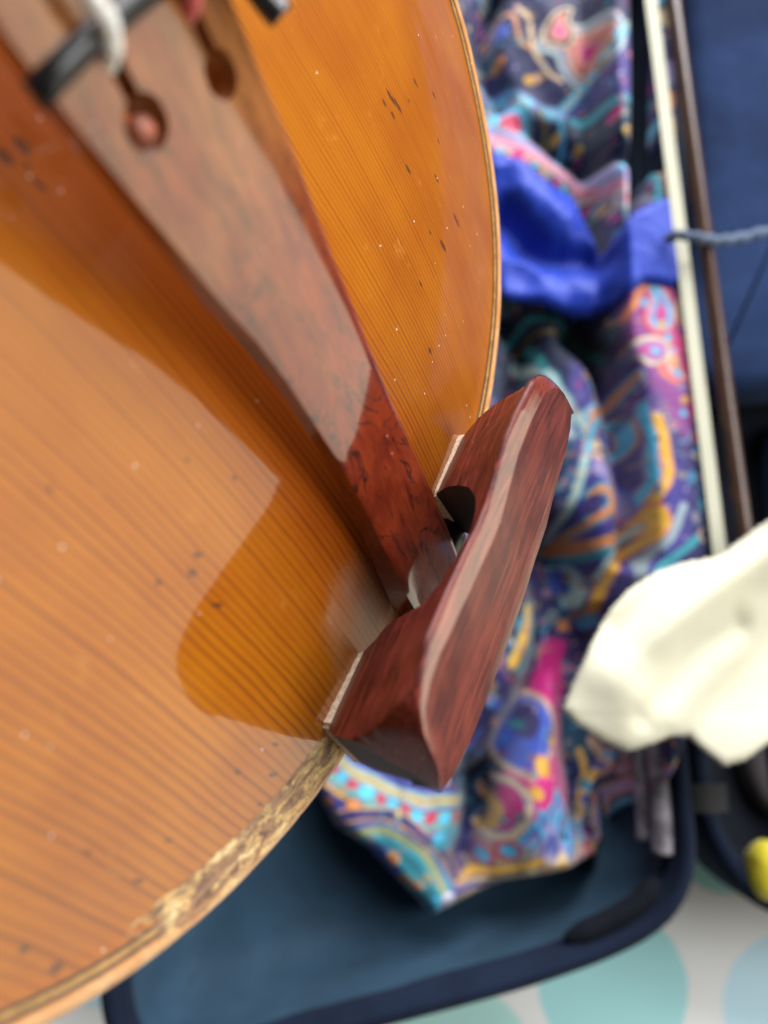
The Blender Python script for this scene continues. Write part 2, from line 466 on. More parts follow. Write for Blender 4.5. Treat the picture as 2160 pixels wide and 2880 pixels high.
case_pts = [(-122, 300), (-121, 100), (-119, -60), (-117, -120), (-110, -150), (-92, -165), (-60, -160), (-20, -149.5), (12, -141.7), (40, -134.8), (65, -128.0),
            (93, -118.5), (112, -109), (124, -97), (130, -80), (130, -55), (129, -20), (131, 60), (134, 160), (138, 300), (140, 480), (136, 575), (118, 600), (60, 606), (-60, 600), (-105, 592), (-121, 560)]
case_out = resample(catmull(case_pts, 10, True), 5, True)

def inset(P, d):
    T = np.roll(P, -1, 0)-np.roll(P, 1, 0); T /= np.linalg.norm(T, axis=1)[:, None]
    N = np.stack([-T[:, 1], T[:, 0]], 1)
    area_ = .5*np.sum(P[:, 0]*np.roll(P[:, 1], -1)-np.roll(P[:, 0], -1)*P[:, 1])
    return P+N*d*(1 if area_ > 0 else -1)

def ring3(P, z): return np.column_stack([P, np.full(len(P), z)])
def shell(name, P, prof, mat, parent, cap_first=False, cap_last=False, wob=0):
    rings = []
    for d, z in prof:
        q = ring3(inset(P, d), z)
        if wob: q[:, 2] += wob*(fbm(q[:, 0]*.05, q[:, 1]*.05, 2)-.5)
        rings.append(q)
    if cap_last:
        c_ = rings[-1].mean(0)
        for k in (.7, .35, .02): rings.append(c_+(rings[-1-(0 if k == .7 else 0)]-c_)*(k if k == .7 else (.5 if k == .35 else .05)))
    V, F = loft(rings, True, cap_first, cap_last)
    return fix_normals(mesh_obj(name, V, F, mat, parent))

case = empty('violin_case')
tag(case, 'open navy violin case with slate blue lining lying on the bed', 'violin case')
shell('base_shell', case_out, [(8, 2), (2, 5), (0, 12), (0, 78), (.6, 84), (2.5, 87.5), (5, 88.5), (8.5, 88), (11, 86), (12, 82), (12.5, 76)], M_SHELL, case, True)
lin = shell('base_lining', case_out, [(12.2, 79), (13.5, 70), (16, 52), (22, 38), (32, 33), (45, 31.5), (70, 31)], M_SATIN, case, False, True, 1.5)
# padded stitched rim
rimP = inset(case_out, 6)
V, F = tube(np.vstack([ring3(rimP, 87.6), ring3(rimP[:1], 87.6)]), 3.4, 8)
mesh_obj('rim_cushion', V, F, M_SHELL, case)
# grey satin piping along the inside of the hinge wall
for k, (dx, z, r, y0, y1) in enumerate(((-13.5, 83, 4.6, -78, -10), (-19.5, 76, 3.4, -74, -10))):
    yy = np.linspace(y0, y1, 40)
    xx = np.interp(yy, [-97, -80, -55, -20, 60, 160, 300], [124, 130, 130, 129, 131, 134, 138])+dx+.5*np.sin(yy*.09+k)
    V, F = tube(np.stack([xx, yy, np.full(40, z)], 1), r, 8)
    mesh_obj('edge_piping', V, F, M_PIPING, case)
# black strip standing in for the shadowed gap in the corner
cp = catmull([(74, -111, 84), (90, -104.5, 84.5), (104, -97, 84.5), (113, -88, 84)], 8)
V, F = tube(cp, np.interp(np.linspace(0, 1, len(cp)), [0, .15, .85, 1], [2, 4.6, 4.6, 2.5]), 8)
mesh_obj('corner_gap_shade', V, F, M_DARK, case)

# the lid, opened flat to the right
lid_pts = [(134.5, 20), (134.5, -30), (136, -58), (142, -80), (156, -99), (178, -110), (230, -116), (320, -116), (366, -106), (386, -80), (392, 0), (394, 300), (394, 540), (384, 590), (340, 606), (200, 606), (158, 594), (148, 560), (146, 400), (140, 180)]
lid_out = resample(catmull(lid_pts, 10, True), 5, True)
lid = shell('lid', lid_out, [(8, 30), (2, 34), (0, 42), (0, 78), (1, 84), (3.5, 86.5), (7.5, 86), (9.5, 82), (10, 74)], M_SHELL, case, True)
lid.location.z = -0.018
def lchild(o): o.parent = lid; return o
lchild(shell('lid_lining', lid_out, [(9.8, 80), (12, 60), (18, 48), (40, 46)], M_DARK, None, False, True, 1.0))
# padded velvet cushion filling the far part of the lid
pad = resample(catmull([(152, 134), (260, 140), (372, 140), (378, 300), (378, 560), (360, 585), (200, 588), (164, 570), (160, 400), (155, 220)], 8, True), 6, True)
lchild(shell('lid_cushion', pad, [(0, 52), (0, 76), (3, 82), (8, 85), (20, 86.5)], M_VELVET, None, False, True, 0))
# a second, lower padded panel
pad2 = resample(catmull([(196, 20), (240, 18), (372, 20), (374, 70), (372, 120), (240, 122), (198, 118), (194, 70)], 8, True), 6, True)
lchild(shell('lid_panel', pad2, [(0, 47), (0, 60), (3, 65), (10, 67)], M_VELVET, None, False, True, 1.0))
pad3 = resample(catmull([(172, -50), (190, -74), (250, -84), (360, -80), (372, -40), (360, -8), (240, -10), (180, -16)], 8, True), 6, True)
lchild(shell('accessory_tray', pad3, [(0, 47), (0, 54), (3, 58), (10, 58.5)], make_cloth('brown_grey_felt', (.055, .045, .05), .85), None, False, True, 1.0))
# short black hinge strap bridging base and lid
hp = []
for u in np.linspace(0, 1, 9):
    x = 124+20*u; z = 85+3.5*math.sin(math.pi*u)
    hp.append([(x, -61, z), (x, -50, z), (x, -50, z-1.4), (x, -61, z-1.4)])
V, F = loft([np.array(q, float) for q in hp], True, True, True)
mesh_obj('hinge_strap', V, F, M_STRAP, case, smooth=False)

# ------------------------------------------------------------------ printed silk
NAVY = (.012, .016, .070); PURP = (.030, .022, .110); TEAL = (.030, .270, .330); CYAN = (.060, .40, .62); GOLD = (.62, .34, .035)
ORNG = (.58, .20, .06); CREAM = (.62, .48, .30); MAG = (.52, .012, .18); PINK = (.60, .20, .28); LILAC = (.24, .20, .40); BLUE = (.045, .085, .42)
GREEN = (.05, .20, .17); RED = (.40, .02, .07); PALE = (.40, .52, .50); OLIV = (.20, .17, .06)

class Print:
    def __init__(self, X, Y, base):
        self.X = X; self.Y = Y; self.C = np.zeros(X.shape+(3,)); self.C[:] = base
    def put(self, m, col):
        m = np.clip(m, 0, 1)[..., None]; self.C = self.C*(1-m)+m*np.array(col)
    def local(self, c, R):
        i = (np.abs(self.X-c[0]) < R) & (np.abs(self.Y-c[1]) < R)
        return i
    def paint(self, i, m, col):
        m = np.clip(m, 0, 1)[:, None]; self.C[i] = self.C[i]*(1-m)+m*np.array(col)
    def blob(self, c, r, col, ry=None, ang=0, ring=None, ringw=.25):
        ry = ry or r; R = max(r, ry)*1.5
        i = self.local(c, R); x = self.X[i]-c[0]; y = self.Y[i]-c[1]
        u = (x*math.cos(ang)+y*math.sin(ang))/r; v = (-x*math.sin(ang)+y*math.cos(ang))/ry
        d = np.hypot(u, v)
        if ring is not None: self.paint(i, (1+ringw-d)*6, ring)
        self.paint(i, (1-d)*6, col)
    def stroke(self, P, w, col, outline=None, ow=1.2, taper=False):
        w *= .58; ow *= .62
        P = catmull(P, 8); c = P.mean(0); R = np.abs(P-c).max()+w+ow+2
        i = self.local(c, R); x = self.X[i]; y = self.Y[i]
        D = np.full(x.shape, 1e9)
        for k in range(len(P)-1):
            a, b = P[k], P[k+1]; ab = b-a; q = (ab**2).sum()+1e-9
            t = np.clip(((x-a[0])*ab[0]+(y-a[1])*ab[1])/q, 0, 1)
            ww = w*(1-.85*(k+t)/len(P)) if taper else w
            D = np.minimum(D, np.hypot(x-a[0]-t*ab[0], y-a[1]-t*ab[1])-ww)
        if outline is not None: self.paint(i, (ow-D)*1.6, outline)
        self.paint(i, (-D)*1.6+.5, col)
    def paisley(self, c, size, ang, cols, curl=1.0):
        """swept discs along a curling spine: concentric bands"""
        i = self.local(c, size*2.3); x = (self.X[i]-c[0])/size; y = (self.Y[i]-c[1])/size
        u = x*math.cos(ang)+y*math.sin(ang); v = -x*math.sin(ang)+y*math.cos(ang)
        D = np.full(u.shape, 1e9)
        for t in np.linspace(0, 1, 22):
            r = .62*(1-t)**.9+.02
            a = t*1.9*curl
            px = 1.45*t*math.cos(a*.55); py = .9*t*math.sin(a)
            D = np.minimum(D, np.hypot(u-px, v-py)-r)
        n_ = len(cols)
        for k, col in enumerate(cols):
            th = .02-(k*.62/n_)
            self.paint(i, (th-D)*size*1.6+.5, col)
    def beads(self, P, sp, r, cols):
        Q = resample(catmull(P, 8), sp)
        for k, q in enumerate(Q): self.blob(q, r, cols[k % len(cols)])
    def poly(self, P, col, soft=1.0):
        P = np.asarray(P, float)
        ins = in_poly(self.X, self.Y, P); d = poly_dist(self.X, self.Y, P)
        self.put(np.where(ins, .5+d/soft, .5-d/soft), col)

def patch(name, P, step, zfun, mat, parent=None, colfun=None, thick=None, smooth_iter=0):
    P = np.asarray(P, float)
    x0, y0 = P.min(0)-step; x1, y1 = P.max(0)+step
    gx = np.arange(x0, x1, step); gy = np.arange(y0, y1, step)
    X, Y = np.meshgrid(gx, gy, indexing='ij')
    ins = in_poly(X, Y, P); dist = poly_dist(X, Y, P)
    Z = zfun(X, Y, dist)
    keep = ins[:-1, :-1] & ins[1:, :-1] & ins[:-1, 1:] & ins[1:, 1:]
    idx = np.arange(X.size).reshape(X.shape)
    q = np.stack([idx[:-1, :-1], idx[1:, :-1], idx[1:, 1:], idx[:-1, 1:]], -1)[keep]
    used = np.unique(q); remap = np.full(X.size, -1); remap[used] = np.arange(len(used))
    V = np.stack([X.ravel(), Y.ravel(), Z.ravel()], 1)[used]*.001
    q = remap[q]
    me = bpy.data.meshes.new(name)
    me.vertices.add(len(V)); me.vertices.foreach_set('co', V.ravel())
    me.loops.add(q.size); me.loops.foreach_set('vertex_index', q.ravel().astype(np.int32))
    me.polygons.add(len(q)); me.polygons.foreach_set('loop_start', np.arange(0, q.size, 4).astype(np.int32))
    me.polygons.foreach_set('use_smooth', np.ones(len(q), bool))
    me.update(calc_edges=True)
    if colfun is not None:
        C = colfun(X, Y).reshape(-1, 3)[used]
        at = me.color_attributes.new('print', 'FLOAT_COLOR', 'POINT')
        at.data.foreach_set('color', np.column_stack([C, np.ones(len(C))]).astype(np.float32).ravel())
    o = bpy.data.objects.new(name, me); COL.objects.link(o); me.materials.append(mat)
    if parent: o.parent = parent
    if thick:
        md = o.modifiers.new('thickness', 'SOLIDIFY'); md.thickness = thick*.001; md.offset = -1
    return o

def silk_print(X, Y):
    wx = X+6*(fbm(X*.05, Y*.05, 2)-.5); wy = Y+6*(fbm(X*.05+40, Y*.05+9, 2)-.5)
    p = Print(wx, wy, NAVY)
    nz = fbm(X*.035, Y*.03, 2)
    p.put((nz-.5)*8, PURP); p.put((.40-nz)*10, (.018, .060, .110))
    r = np.random.default_rng(11)
    # all-over small filling motifs
    x0, x1, y0, y1 = X.min(), X.max(), Y.min(), Y.max()
    pal = [TEAL, CYAN, ORNG, GOLD, MAG, LILAC, PINK, GREEN, CREAM, BLUE]
    for k in range(420):
        c = (r.uniform(x0, x1), r.uniform(y0, y1)); s = r.uniform(2.4, 6)
        cs = [pal[j] for j in r.permutation(len(pal))[:5]]
        p.paisley(c, s, r.uniform(0, 6.3), [TEAL, NAVY, cs[0], cs[1], PURP, cs[2]], r.choice([-1, 1]))
    for k in range(700):
        c = np.array((r.uniform(x0, x1), r.uniform(y0, y1))); a = r.uniform(0, 6.3); L = r.uniform(4, 10); b = r.uniform(-2.2, 2.2)
        pts = [c+L*t*np.array((math.cos(a+b*t), math.sin(a+b*t))) for t in (0, .25, .5, .75, 1)]
        p.stroke(pts, r.uniform(.4, 1.0), pal[r.integers(len(pal))], TEAL if r.random() < .6 else ORNG, .5, True)
    for k in range(1100):
        p.blob((r.uniform(x0, x1), r.uniform(y0, y1)), r.uniform(.4, 1.0), pal[r.integers(len(pal))])
    # --- top: pink and cream paisley in a dark ground, bead border
    p.poly([(55.0, 355.7), (136.4, 355.7), (134.4, 315.3), (88.2, 275.2), (59.2, 292.5)], NAVY, 3)
    p.poly([(132.5, 315.3), (130.9, 248.1), (102.3, 260.0), (90.0, 275.2)], (.050, .035, .20), 3)
    p.paisley((104.0, 301.8), 22, 2.0, [PALE, LILAC, CREAM, PINK, ORNG, PINK, MAG], 1)
    p.paisley((89.6, 315.3), 13, 1.9, [CREAM, PURP, ORNG, PINK, MAG], -1)
    p.paisley((114.9, 340.7), 15, .4, [PALE, CREAM, TEAL, PALE, CYAN], 1)
    p.stroke([(52.4, 323.7), (60.1, 330.0), (67.5, 327.9), (70.9, 315.3), (76.4, 311.1)], 1.3, ORNG, CREAM, .7)
    p.stroke([(67.7, 334.3), (74.9, 325.8), (78.2, 309.1), (85.1, 294.6), (88.7, 290.5)], 1.6, CREAM, ORNG, .8)
    p.blob((59.9, 321.6), 5, BLUE); p.blob((74.0, 294.6), 2.6, GOLD); p.blob((58.5, 304.9), 4, ORNG, 2.4, .7)
    p.stroke([(140.6, 326.9), (130.6, 315.3), (111.2, 296.6), (85.4, 273.1)], 3.6, CYAN, TEAL, 1.2); p.beads([(140.6, 326.9), (130.6, 315.3), (111.2, 296.6), (85.4, 273.1)], 4.6, 1.3, [CREAM, GOLD])
    p.blob((118.6, 288.8), 2.6, PINK, ring=PURP); p.blob((126.6, 272.1), 2, MAG); p.blob((112.1, 276.2), 1.6, LILAC)
    for q in ((1460, 20), (1520, 60), (1680, 100), (1740, 90), (1600, 60)): pass
    # --- cyan scalloped band and dark gold-spotted strip
    p.stroke([(49.9, 292.5), (64.6, 287.4), (77.3, 278.2), (88.1, 274.1)], 4.5, CYAN, LILAC, 2); p.beads([(49.9, 292.5), (64.6, 287.4), (77.3, 278.2), (88.1, 274.1)], 4.5, 1.4, [PALE, MAG, CREAM])
    p.poly([(75.2, 270.1), (102.8, 274.1), (129.5, 256.0), (124.6, 232.3), (101.5, 240.2), (76.6, 256.0)], (.010, .020, .055), 4)
    p.blob((64.2, 271.1), 7, RED, ring=CYAN, ringw=.55); p.stroke([(66.4, 284.3), (73.5, 276.2), (73.1, 260.0), (67.5, 256.0)], 1.6, TEAL, CREAM, .8)
    p.stroke([(77.3, 278.2), (82.4, 268.1), (83.9, 256.0)], 1.2, OLIV, GOLD, .5); p.stroke([(88.1, 274.1), (91.3, 260.0), (89.1, 250.1)], 1.2, CYAN, TEAL, .8)
    for q in ((98.5, 256.0), (116.7, 248.9), (87.8, 264.0)): p.blob(q, 2.3, GOLD, ring=GREEN)
    p.stroke([(95.4, 272.1), (109.8, 266.1), (128.0, 264.0)], 2.6, TEAL, CYAN, 1); p.blob((111.4, 259.0), 3, MAG)
    # --- lilac and pink band crossing to the lower right
    p.stroke([(51.3, 267.1), (65.7, 260.0), (83.7, 250.1), (101.3, 236.2), (115.2, 224.5), (121.6, 207.1)], 8.5, LILAC, PALE, 1.6)
    p.stroke([(54.9, 263.0), (69.3, 256.0), (87.1, 244.1), (103.0, 232.3), (114.8, 214.8)], 3.6, PINK, CREAM, 1)
    p.beads([(54.7, 258.0), (70.9, 250.1), (88.6, 236.2), (102.6, 224.5), (109.1, 207.1)], 5.0, 1.7, [MAG, CYAN, GOLD, CREAM])
    p.blob((68.3, 254.0), 4.5, MAG, 3, .5); p.paisley((113.9, 214.8), 8, -1.2, [CREAM, LILAC, PALE, RED, PINK], 1)
    p.stroke([(131.1, 252.0), (123.3, 242.1), (111.9, 230.3)], 2.2, CYAN, PALE, .8); p.stroke([(124.6, 232.3), (127.7, 220.6), (125.1, 205.1)], 2.4, TEAL, CYAN, .8)
    # --- right edge behind the hair: purple, orange, gold
    for k, q in enumerate([(137.5, 321.6), (137.6, 307.0), (136.4, 290.5), (136.5, 278.2), (135.2, 262.0), (136.3, 248.1), (136.4, 232.3), (134.6, 216.7)]):
        p.blob(q, 5.5, [CYAN, CREAM, PURP, LILAC, ORNG, GOLD, CREAM, ORNG][k], 7)
    # --- magenta, orange and cyan cluster under the blue lining
    p.poly([(109.3, 173.0), (144.3, 167.4), (145.7, 104.0), (133.2, 95.2), (120.8, 119.9), (108.2, 147.1)], (.22, .05, .22), 6)
    for c, s, a, cs in (((124.4, 156.3), 15, 1.2, [RED, PINK, CYAN, LILAC, MAG]), ((133.7, 134.3), 18, -1.0, [ORNG, MAG, CREAM, PINK, ORNG, LILAC]), ((120.0, 139.8), 11, 2.5, [CREAM, LILAC, MAG, CYAN]), ((140.1, 156.3), 12, .2, [CREAM, ORNG, TEAL, GOLD, MAG])):
        p.paisley(c, s, a, cs, 1)
    p.stroke([(137.3, 167.4), (143.2, 148.9), (143.6, 127.1), (140.7, 105.7)], 2.6, CREAM, ORNG, 1.2); p.stroke([(130.9, 147.1), (136.7, 127.1), (137.4, 109.3)], 3.0, MAG, PINK, 1)
    p.stroke([(123.4, 171.1), (116.1, 167.4), (108.6, 156.3)], 2.2, ORNG, RED, 1); p.beads([(115.9, 161.8), (125.7, 148.9), (131.5, 127.1), (134.0, 109.3)], 6, 2, [CYAN, LILAC, GOLD])
    # --- strip along the case wall
    p.poly([(140.6, 104.0), (149.2, 105.7), (147.5, 50.5), (142.4, 50.5), (137.3, 77.8)], (.018, .055, .12), 4)
    for q, c in (((139.8, 76.0), GOLD), ((145.3, 70.0), GOLD), ((138.4, 96.9), RED), ((142.8, 57.2), MAG)): p.blob(q, 2.6, c, ring=TEAL)
    p.stroke([(136.3, 89.9), (141.2, 86.4), (145.9, 79.5)], 1.4, GOLD, CYAN, 1); p.stroke([(138.5, 69.2), (143.1, 62.3), (146.0, 53.8)], 2.4, TEAL, CYAN, 1)
    # --- dark teal arcs beside the plate
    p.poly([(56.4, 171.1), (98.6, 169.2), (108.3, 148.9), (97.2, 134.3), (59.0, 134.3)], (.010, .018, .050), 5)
    p.stroke([(61.3, 156.3), (70.3, 164.6), (86.1, 162.7), (99.6, 150.7), (107.8, 138.0)], 2.6, TEAL, GREEN, 1.2); p.stroke([(64.7, 150.7), (73.6, 158.1), (87.5, 155.3), (97.5, 141.6)], 1.2, OLIV, GOLD, .5)
    p.stroke([(66.3, 147.1), (80.0, 139.8), (86.3, 121.7), (87.5, 105.7)], 3.2, PALE, TEAL, 1.6); p.beads([(71.7, 151.7), (75.1, 148.9), (78.4, 143.4)], 4, 2.2, [(.05, .45, .45), TEAL])
    # --- large curling blue panel beside the chin rest
    p.poly([(88.8, 141.6), (108.0, 143.4), (122.3, 116.4), (130.7, 81.2), (134.0, 50.5), (102.7, 23.8), (80.2, 43.7), (88.8, 95.2)], (.040, .030, .20), 6)
    p.stroke([(89.6, 116.4), (94.3, 105.7), (92.0, 89.9), (88.0, 74.3), (80.8, 60.6)], 2.8, PALE, TEAL, 1.4); p.beads([(90.2, 86.4), (86.3, 72.6), (80.8, 60.6)], 3, .7, [GOLD, GREEN])
    p.stroke([(97.4, 138.0), (100.5, 130.7), (98.4, 119.9), (94.8, 116.4)], 2.6, ORNG, CYAN, 2.0)
    p.stroke([(114.3, 128.0), (107.1, 123.5), (100.1, 119.9), (96.3, 112.8)], 3.4, ORNG, CYAN, 2.0)
    p.stroke([(94.0, 96.9), (98.0, 111.0), (106.7, 114.6), (112.5, 108.4), (112.0, 98.7), (106.0, 96.9), (104.4, 99.5)], 3.0, CYAN, ORNG, 2.0)
    p.blob((104.6, 105.7), 3.0, LILAC, ring=BLUE, ringw=.9)
    p.blob((98.4, 100.1), 2.4, CREAM, ring=GOLD); p.blob((99.0, 93.4), 2.4, CREAM, ring=GOLD)
    p.stroke([(117.1, 114.6), (118.8, 96.9), (117.1, 81.2), (113.2, 70.9), (114.4, 60.6)], 2.8, CYAN, LILAC, 2.0)
    p.stroke([(121.9, 107.5), (123.6, 91.7), (122.2, 81.2), (118.4, 72.6)], 3.2, GOLD, ORNG, 1.6); p.blob((118.7, 61.5), 5.5, GOLD, 8, .2, ring=ORNG)
    p.stroke([(98.8, 89.9), (106.9, 79.5), (111.5, 69.2)], 4.5, LILAC, BLUE, 2); p.blob((106.2, 82.6), 2.4, PINK)
    p.stroke([(94.9, 76.0), (100.1, 78.6), (104.1, 74.3), (103.0, 67.5), (94.3, 62.3), (84.0, 57.2), (80.5, 53.8)], 2.8, ORNG, TEAL, 2.4)
    p.blob((96.3, 70.9), 4.5, PURP, 6); p.blob((107.9, 65.7), 3.5, RED)
    p.stroke([(82.3, 55.5), (93.9, 52.2), (104.0, 53.8), (114.4, 60.6)], 3.6, ORNG, GOLD, 1.4); p.stroke([(83.8, 50.5), (93.8, 48.8), (103.9, 50.5)], 2.2, TEAL, CYAN, 1)
    p.stroke([(83.6, 45.4), (90.2, 43.7), (93.2, 35.4), (89.6, 28.7)], 3.0, PALE, CYAN, 1.8); p.blob((85.4, 39.6), 5, BLUE, 7)
    p.stroke([(121.0, 57.2), (110.5, 48.8), (101.6, 37.1), (94.3, 20.5)], 3.0, GOLD, ORNG, 1.6); p.stroke([(114.4, 60.6), (103.7, 47.1), (94.9, 35.4), (91.1, 23.8)], 1.8, PALE, TEAL, 1)
    p.stroke([(130.0, 67.5), (124.3, 55.5), (115.3, 43.7), (111.3, 30.4)], 3.0, (.25, .33, .36), LILAC, 1); p.stroke([(134.2, 53.8), (121.9, 42.1), (114.6, 30.4)], 2.2, TEAL, GREEN, 1)
    p.blob((95.9, 20.5), 3.5, CYAN, ring=BLUE); p.blob((87.6, 19.7), 3, ORNG)
    # --- yellow-green stripes in the valley
    p.poly([(56.7, 40.4), (73.3, 37.1), (75.9, 13.9), (68.7, -5.5), (55.5, -10.3)], (.012, .016, .040), 4)
    p.stroke([(69.7, 27.1), (66.0, 13.9), (59.0, 0.9)], 4.0, GOLD, GREEN, 2); p.stroke([(72.8, 20.5), (69.0, 5.8), (62.2, -3.9)], 2.2, TEAL, GREEN, 1)
    p.blob((56.8, -23.0), 2.2, ORNG); p.blob((50.2, -26.2), 2, ORNG); p.blob((52.0, -19.1), 6, BLUE, 4)
    # --- magenta ribbon and the flower foot of the bag
    p.poly([(79.2, 13.9), (88.9, 10.7), (84.1, -29.3), (84.6, -58.8), (76.2, -72.5), (63.5, -72.5), (50.8, -72.5), (49.4, -61.9), (57.9, -41.9), (68.3, -18.3)], MAG, 3)
    p.blob((63.9, -30.9), 13, BLUE, 17, -.3, ring=CREAM, ringw=.14); p.blob((64.8, -26.2), 6, PURP, 8)
    p.blob((69.8, -43.4), 3.0, GOLD, 4.2, ring=ORNG); p.blob((64.6, -55.5), 2.9, GOLD, ring=ORNG); p.blob((75.9, -34.1), 2.5, GOLD, 3.5); p.blob((64.1, -49.6), 2, PINK)
    p.stroke([(52.1, -51.2), (58.5, -52.7), (61.4, -61.9), (57.1, -72.5), (49.1, -75.6), (44.5, -71.0)], 2.4, CREAM, LILAC, 1.6)
    p.stroke([(47.9, -58.8), (51.0, -63.4), (50.0, -71.0), (46.0, -72.5)], 2.4, GOLD, CREAM, 1)
    for k, (a, b) in enumerate(((1540, 2260), (1500, 2320), (1575, 2320), (1480, 2370), (1600, 2370))):
        q = CFOOT[k]; p.paisley(q, 9, 1.5+.25*(k % 3-1), [CYAN, BLUE, LILAC, CYAN, PURP], .2)
    p.paisley((71.0, -86.1), 13, 1.55, [LILAC, BLUE, (.12, .2, .62), BLUE], .1)
    p.poly([(39.6, -78.6), (63.3, -80.1), (79.0, -83.1), (98.1, -80.1), (94.3, -93.5), (34.4, -106.8), (18.7, -106.8)], (.36, .25, .13), 8)
    for q, c in (((45.8, -83.8), CYAN), ((53.8, -80.1), CYAN), ((90.1, -81.6), PINK), ((91.1, -77.1), CYAN)): p.blob(q, 2.8, c, ring=RED, ringw=.6)
    p.stroke([(34.6, -93.5), (45.7, -89.1), (56.7, -87.6), (66.3, -83.1)], 2.4, GOLD, PURP, 1.5); p.stroke([(28.2, -99.5), (40.8, -95.0), (53.4, -93.5)], 2.0, PURP, CREAM, 1); p.beads([(63.0, -89.1), (75.6, -89.1), (88.3, -87.6)], 6, 2.8, [CREAM, ORNG, PINK, LILAC])
    p.paisley((75.6, -90.6), 8, 1.5, [CREAM, GOLD, ORNG], .1); p.paisley((85.1, -89.1), 9, 1.3, [CREAM, PINK, LILAC], .1)
    p.stroke([(98.4, -35.6), (102.8, -45.0), (97.4, -58.8), (92.1, -72.5)], 3.2, CREAM, PURP, 1.6); p.stroke([(93.4, -40.3), (96.2, -51.2), (92.4, -65.0)], 2.4, GOLD, TEAL, 1); p.beads([(103.1, -40.3), (99.1, -55.8), (92.0, -74.1)], 6, 2.2, [CYAN, BLUE, GOLD])
    p.stroke([(122.5, -38.7), (112.3, -49.6), (105.3, -61.9), (101.6, -72.5)], 3.0, LILAC, GOLD, 1.6); p.stroke([(125.3, -46.5), (113.3, -60.4), (103.0, -75.6)], 2.2, TEAL, CYAN, 1)
    # --- lower left flap: concentric arcs with beads
    p.poly([(-45.3, -30.9), (-9.7, -30.9), (36.8, -57.3), (44.2, -83.1), (18.7, -114.1), (-31.6, -83.1)], (.040, .040, .20), 6)
    p.stroke([(-24.2, -35.6), (-11.2, -48.1), (6.4, -55.8), (35.1, -58.8)], 4.0, (.32, .27, .13), CYAN, 1.4)
    p.stroke([(-29.0, -41.9), (-14.4, -55.0), (6.4, -63.4), (33.4, -66.5)], 5.2, (.10, .26, .26), OLIV, 1.6); p.beads([(-22.5, -45.0), (-12.8, -52.7), (4.8, -61.1), (33.4, -65.7)], 6.0, 2.6, [RED, CYAN])
    p.stroke([(-32.1, -48.1), (-17.6, -58.8), (0.0, -65.7), (15.9, -69.5)], 1.4, GOLD, OLIV, .8)
    for q in ((-23.9, -61.6), (-12.3, -62.2), (-33.6, -57.3)): p.blob(q, 2.9, ORNG, ring=PURP)
    p.stroke([(-19.1, -68.0), (-3.2, -64.2), (14.3, -68.0), (26.9, -80.1), (33.0, -92.0)], 3.4, PURP, GOLD, 1.4)
    p.poly([(-12.7, -72.5), (3.2, -69.5), (19.0, -77.1), (29.8, -95.0), (21.8, -112.7), (0.0, -103.9)], TEAL, 6)
    p.stroke([(-17.4, -75.6), (0.0, -71.0), (17.4, -78.6), (26.7, -98.0)], 2.4, (.22, .26, .12), GOLD, .8); p.stroke([(-11.1, -78.6), (1.6, -77.1), (14.2, -84.6), (21.2, -99.5)], 2.8, (.03, .16, .22), TEAL, 1.2)
    p.blob((0.0, -87.6), 9, BLUE, 13, .7); p.stroke([(-11.1, -81.6), (-3.1, -92.0), (4.7, -100.9), (14.1, -108.3)], 5, CYAN, CYAN, 1)
    for q in ((5.1, -82.5), (9.8, -91.3), (13.8, -94.1)): p.blob(q, 2.5, ORNG, ring=CREAM)
    p.beads([(9.4, -106.8), (18.8, -103.9), (28.2, -100.9)], 6, 3.6, [CYAN, LILAC, CYAN, (.5, .5, .62)]); p.blob((29.3, -74.1), 8, (.03, .22, .30), 6); p.blob((25.4, -72.5), 2.6, CYAN)
    for k in range(170):      # small paisleys scattered through the large ones
        c = (r.uniform(x0, x1), r.uniform(y0, y1)); cs = [pal[j] for j in r.permutation(len(pal))[:3]]
        p.paisley(c, r.uniform(1.8, 3.6), r.uniform(0, 6.3), [TEAL if r.random() < .5 else GOLD, NAVY, cs[0], cs[1]], r.choice([-1, 1]))
    # fine filling worked over the big motifs: thread lines, seeds and tiny rings
    fl = [TEAL, GOLD, CYAN, LILAC, ORNG, MAG, NAVY, CREAM, PURP]
    for k in range(620):
        c = np.array((r.uniform(x0, x1), r.uniform(y0, y1))); a = r.uniform(0, 6.3); L = r.uniform(3, 8); b = r.uniform(-2.6, 2.6)
        pts = [c+L*t*np.array((math.cos(a+b*t), math.sin(a+b*t))) for t in (0, .33, .66, 1)]
        p.stroke(pts, r.uniform(.25, .5), fl[r.integers(len(fl))], None)
    for k in range(700):
        q = (r.uniform(x0, x1), r.uniform(y0, y1)); rr_ = r.uniform(.5, 1.1)
        p.blob(q, rr_, fl[r.integers(len(fl))], ring=NAVY if r.random() < .4 else None, ringw=.5)
    C = p.C
    C = C*(.86+.28*fbm(X*.3, Y*.3, 2))[..., None]
    return np.clip(C, 0.004, .9)
CFOOT = [(73.3, -65.0), (67.4, -74.8), (78.5, -74.8), (61.7, -80.1), (83.8, -80.8)]

def trough(X, Y, P, w, depth):
    return depth*np.exp(-(poly_dist(X, Y, catmull(P, 6), False)/w)**2)
def lift(X, Y, c, rx, ry, h, ang=0):
    x = X-c[0]; y = Y-c[1]; u = x*math.cos(ang)+y*math.sin(ang); v = -x*math.sin(ang)+y*math.cos(ang)
    return h*np.exp(-(u/rx)**2-(v/ry)**2)

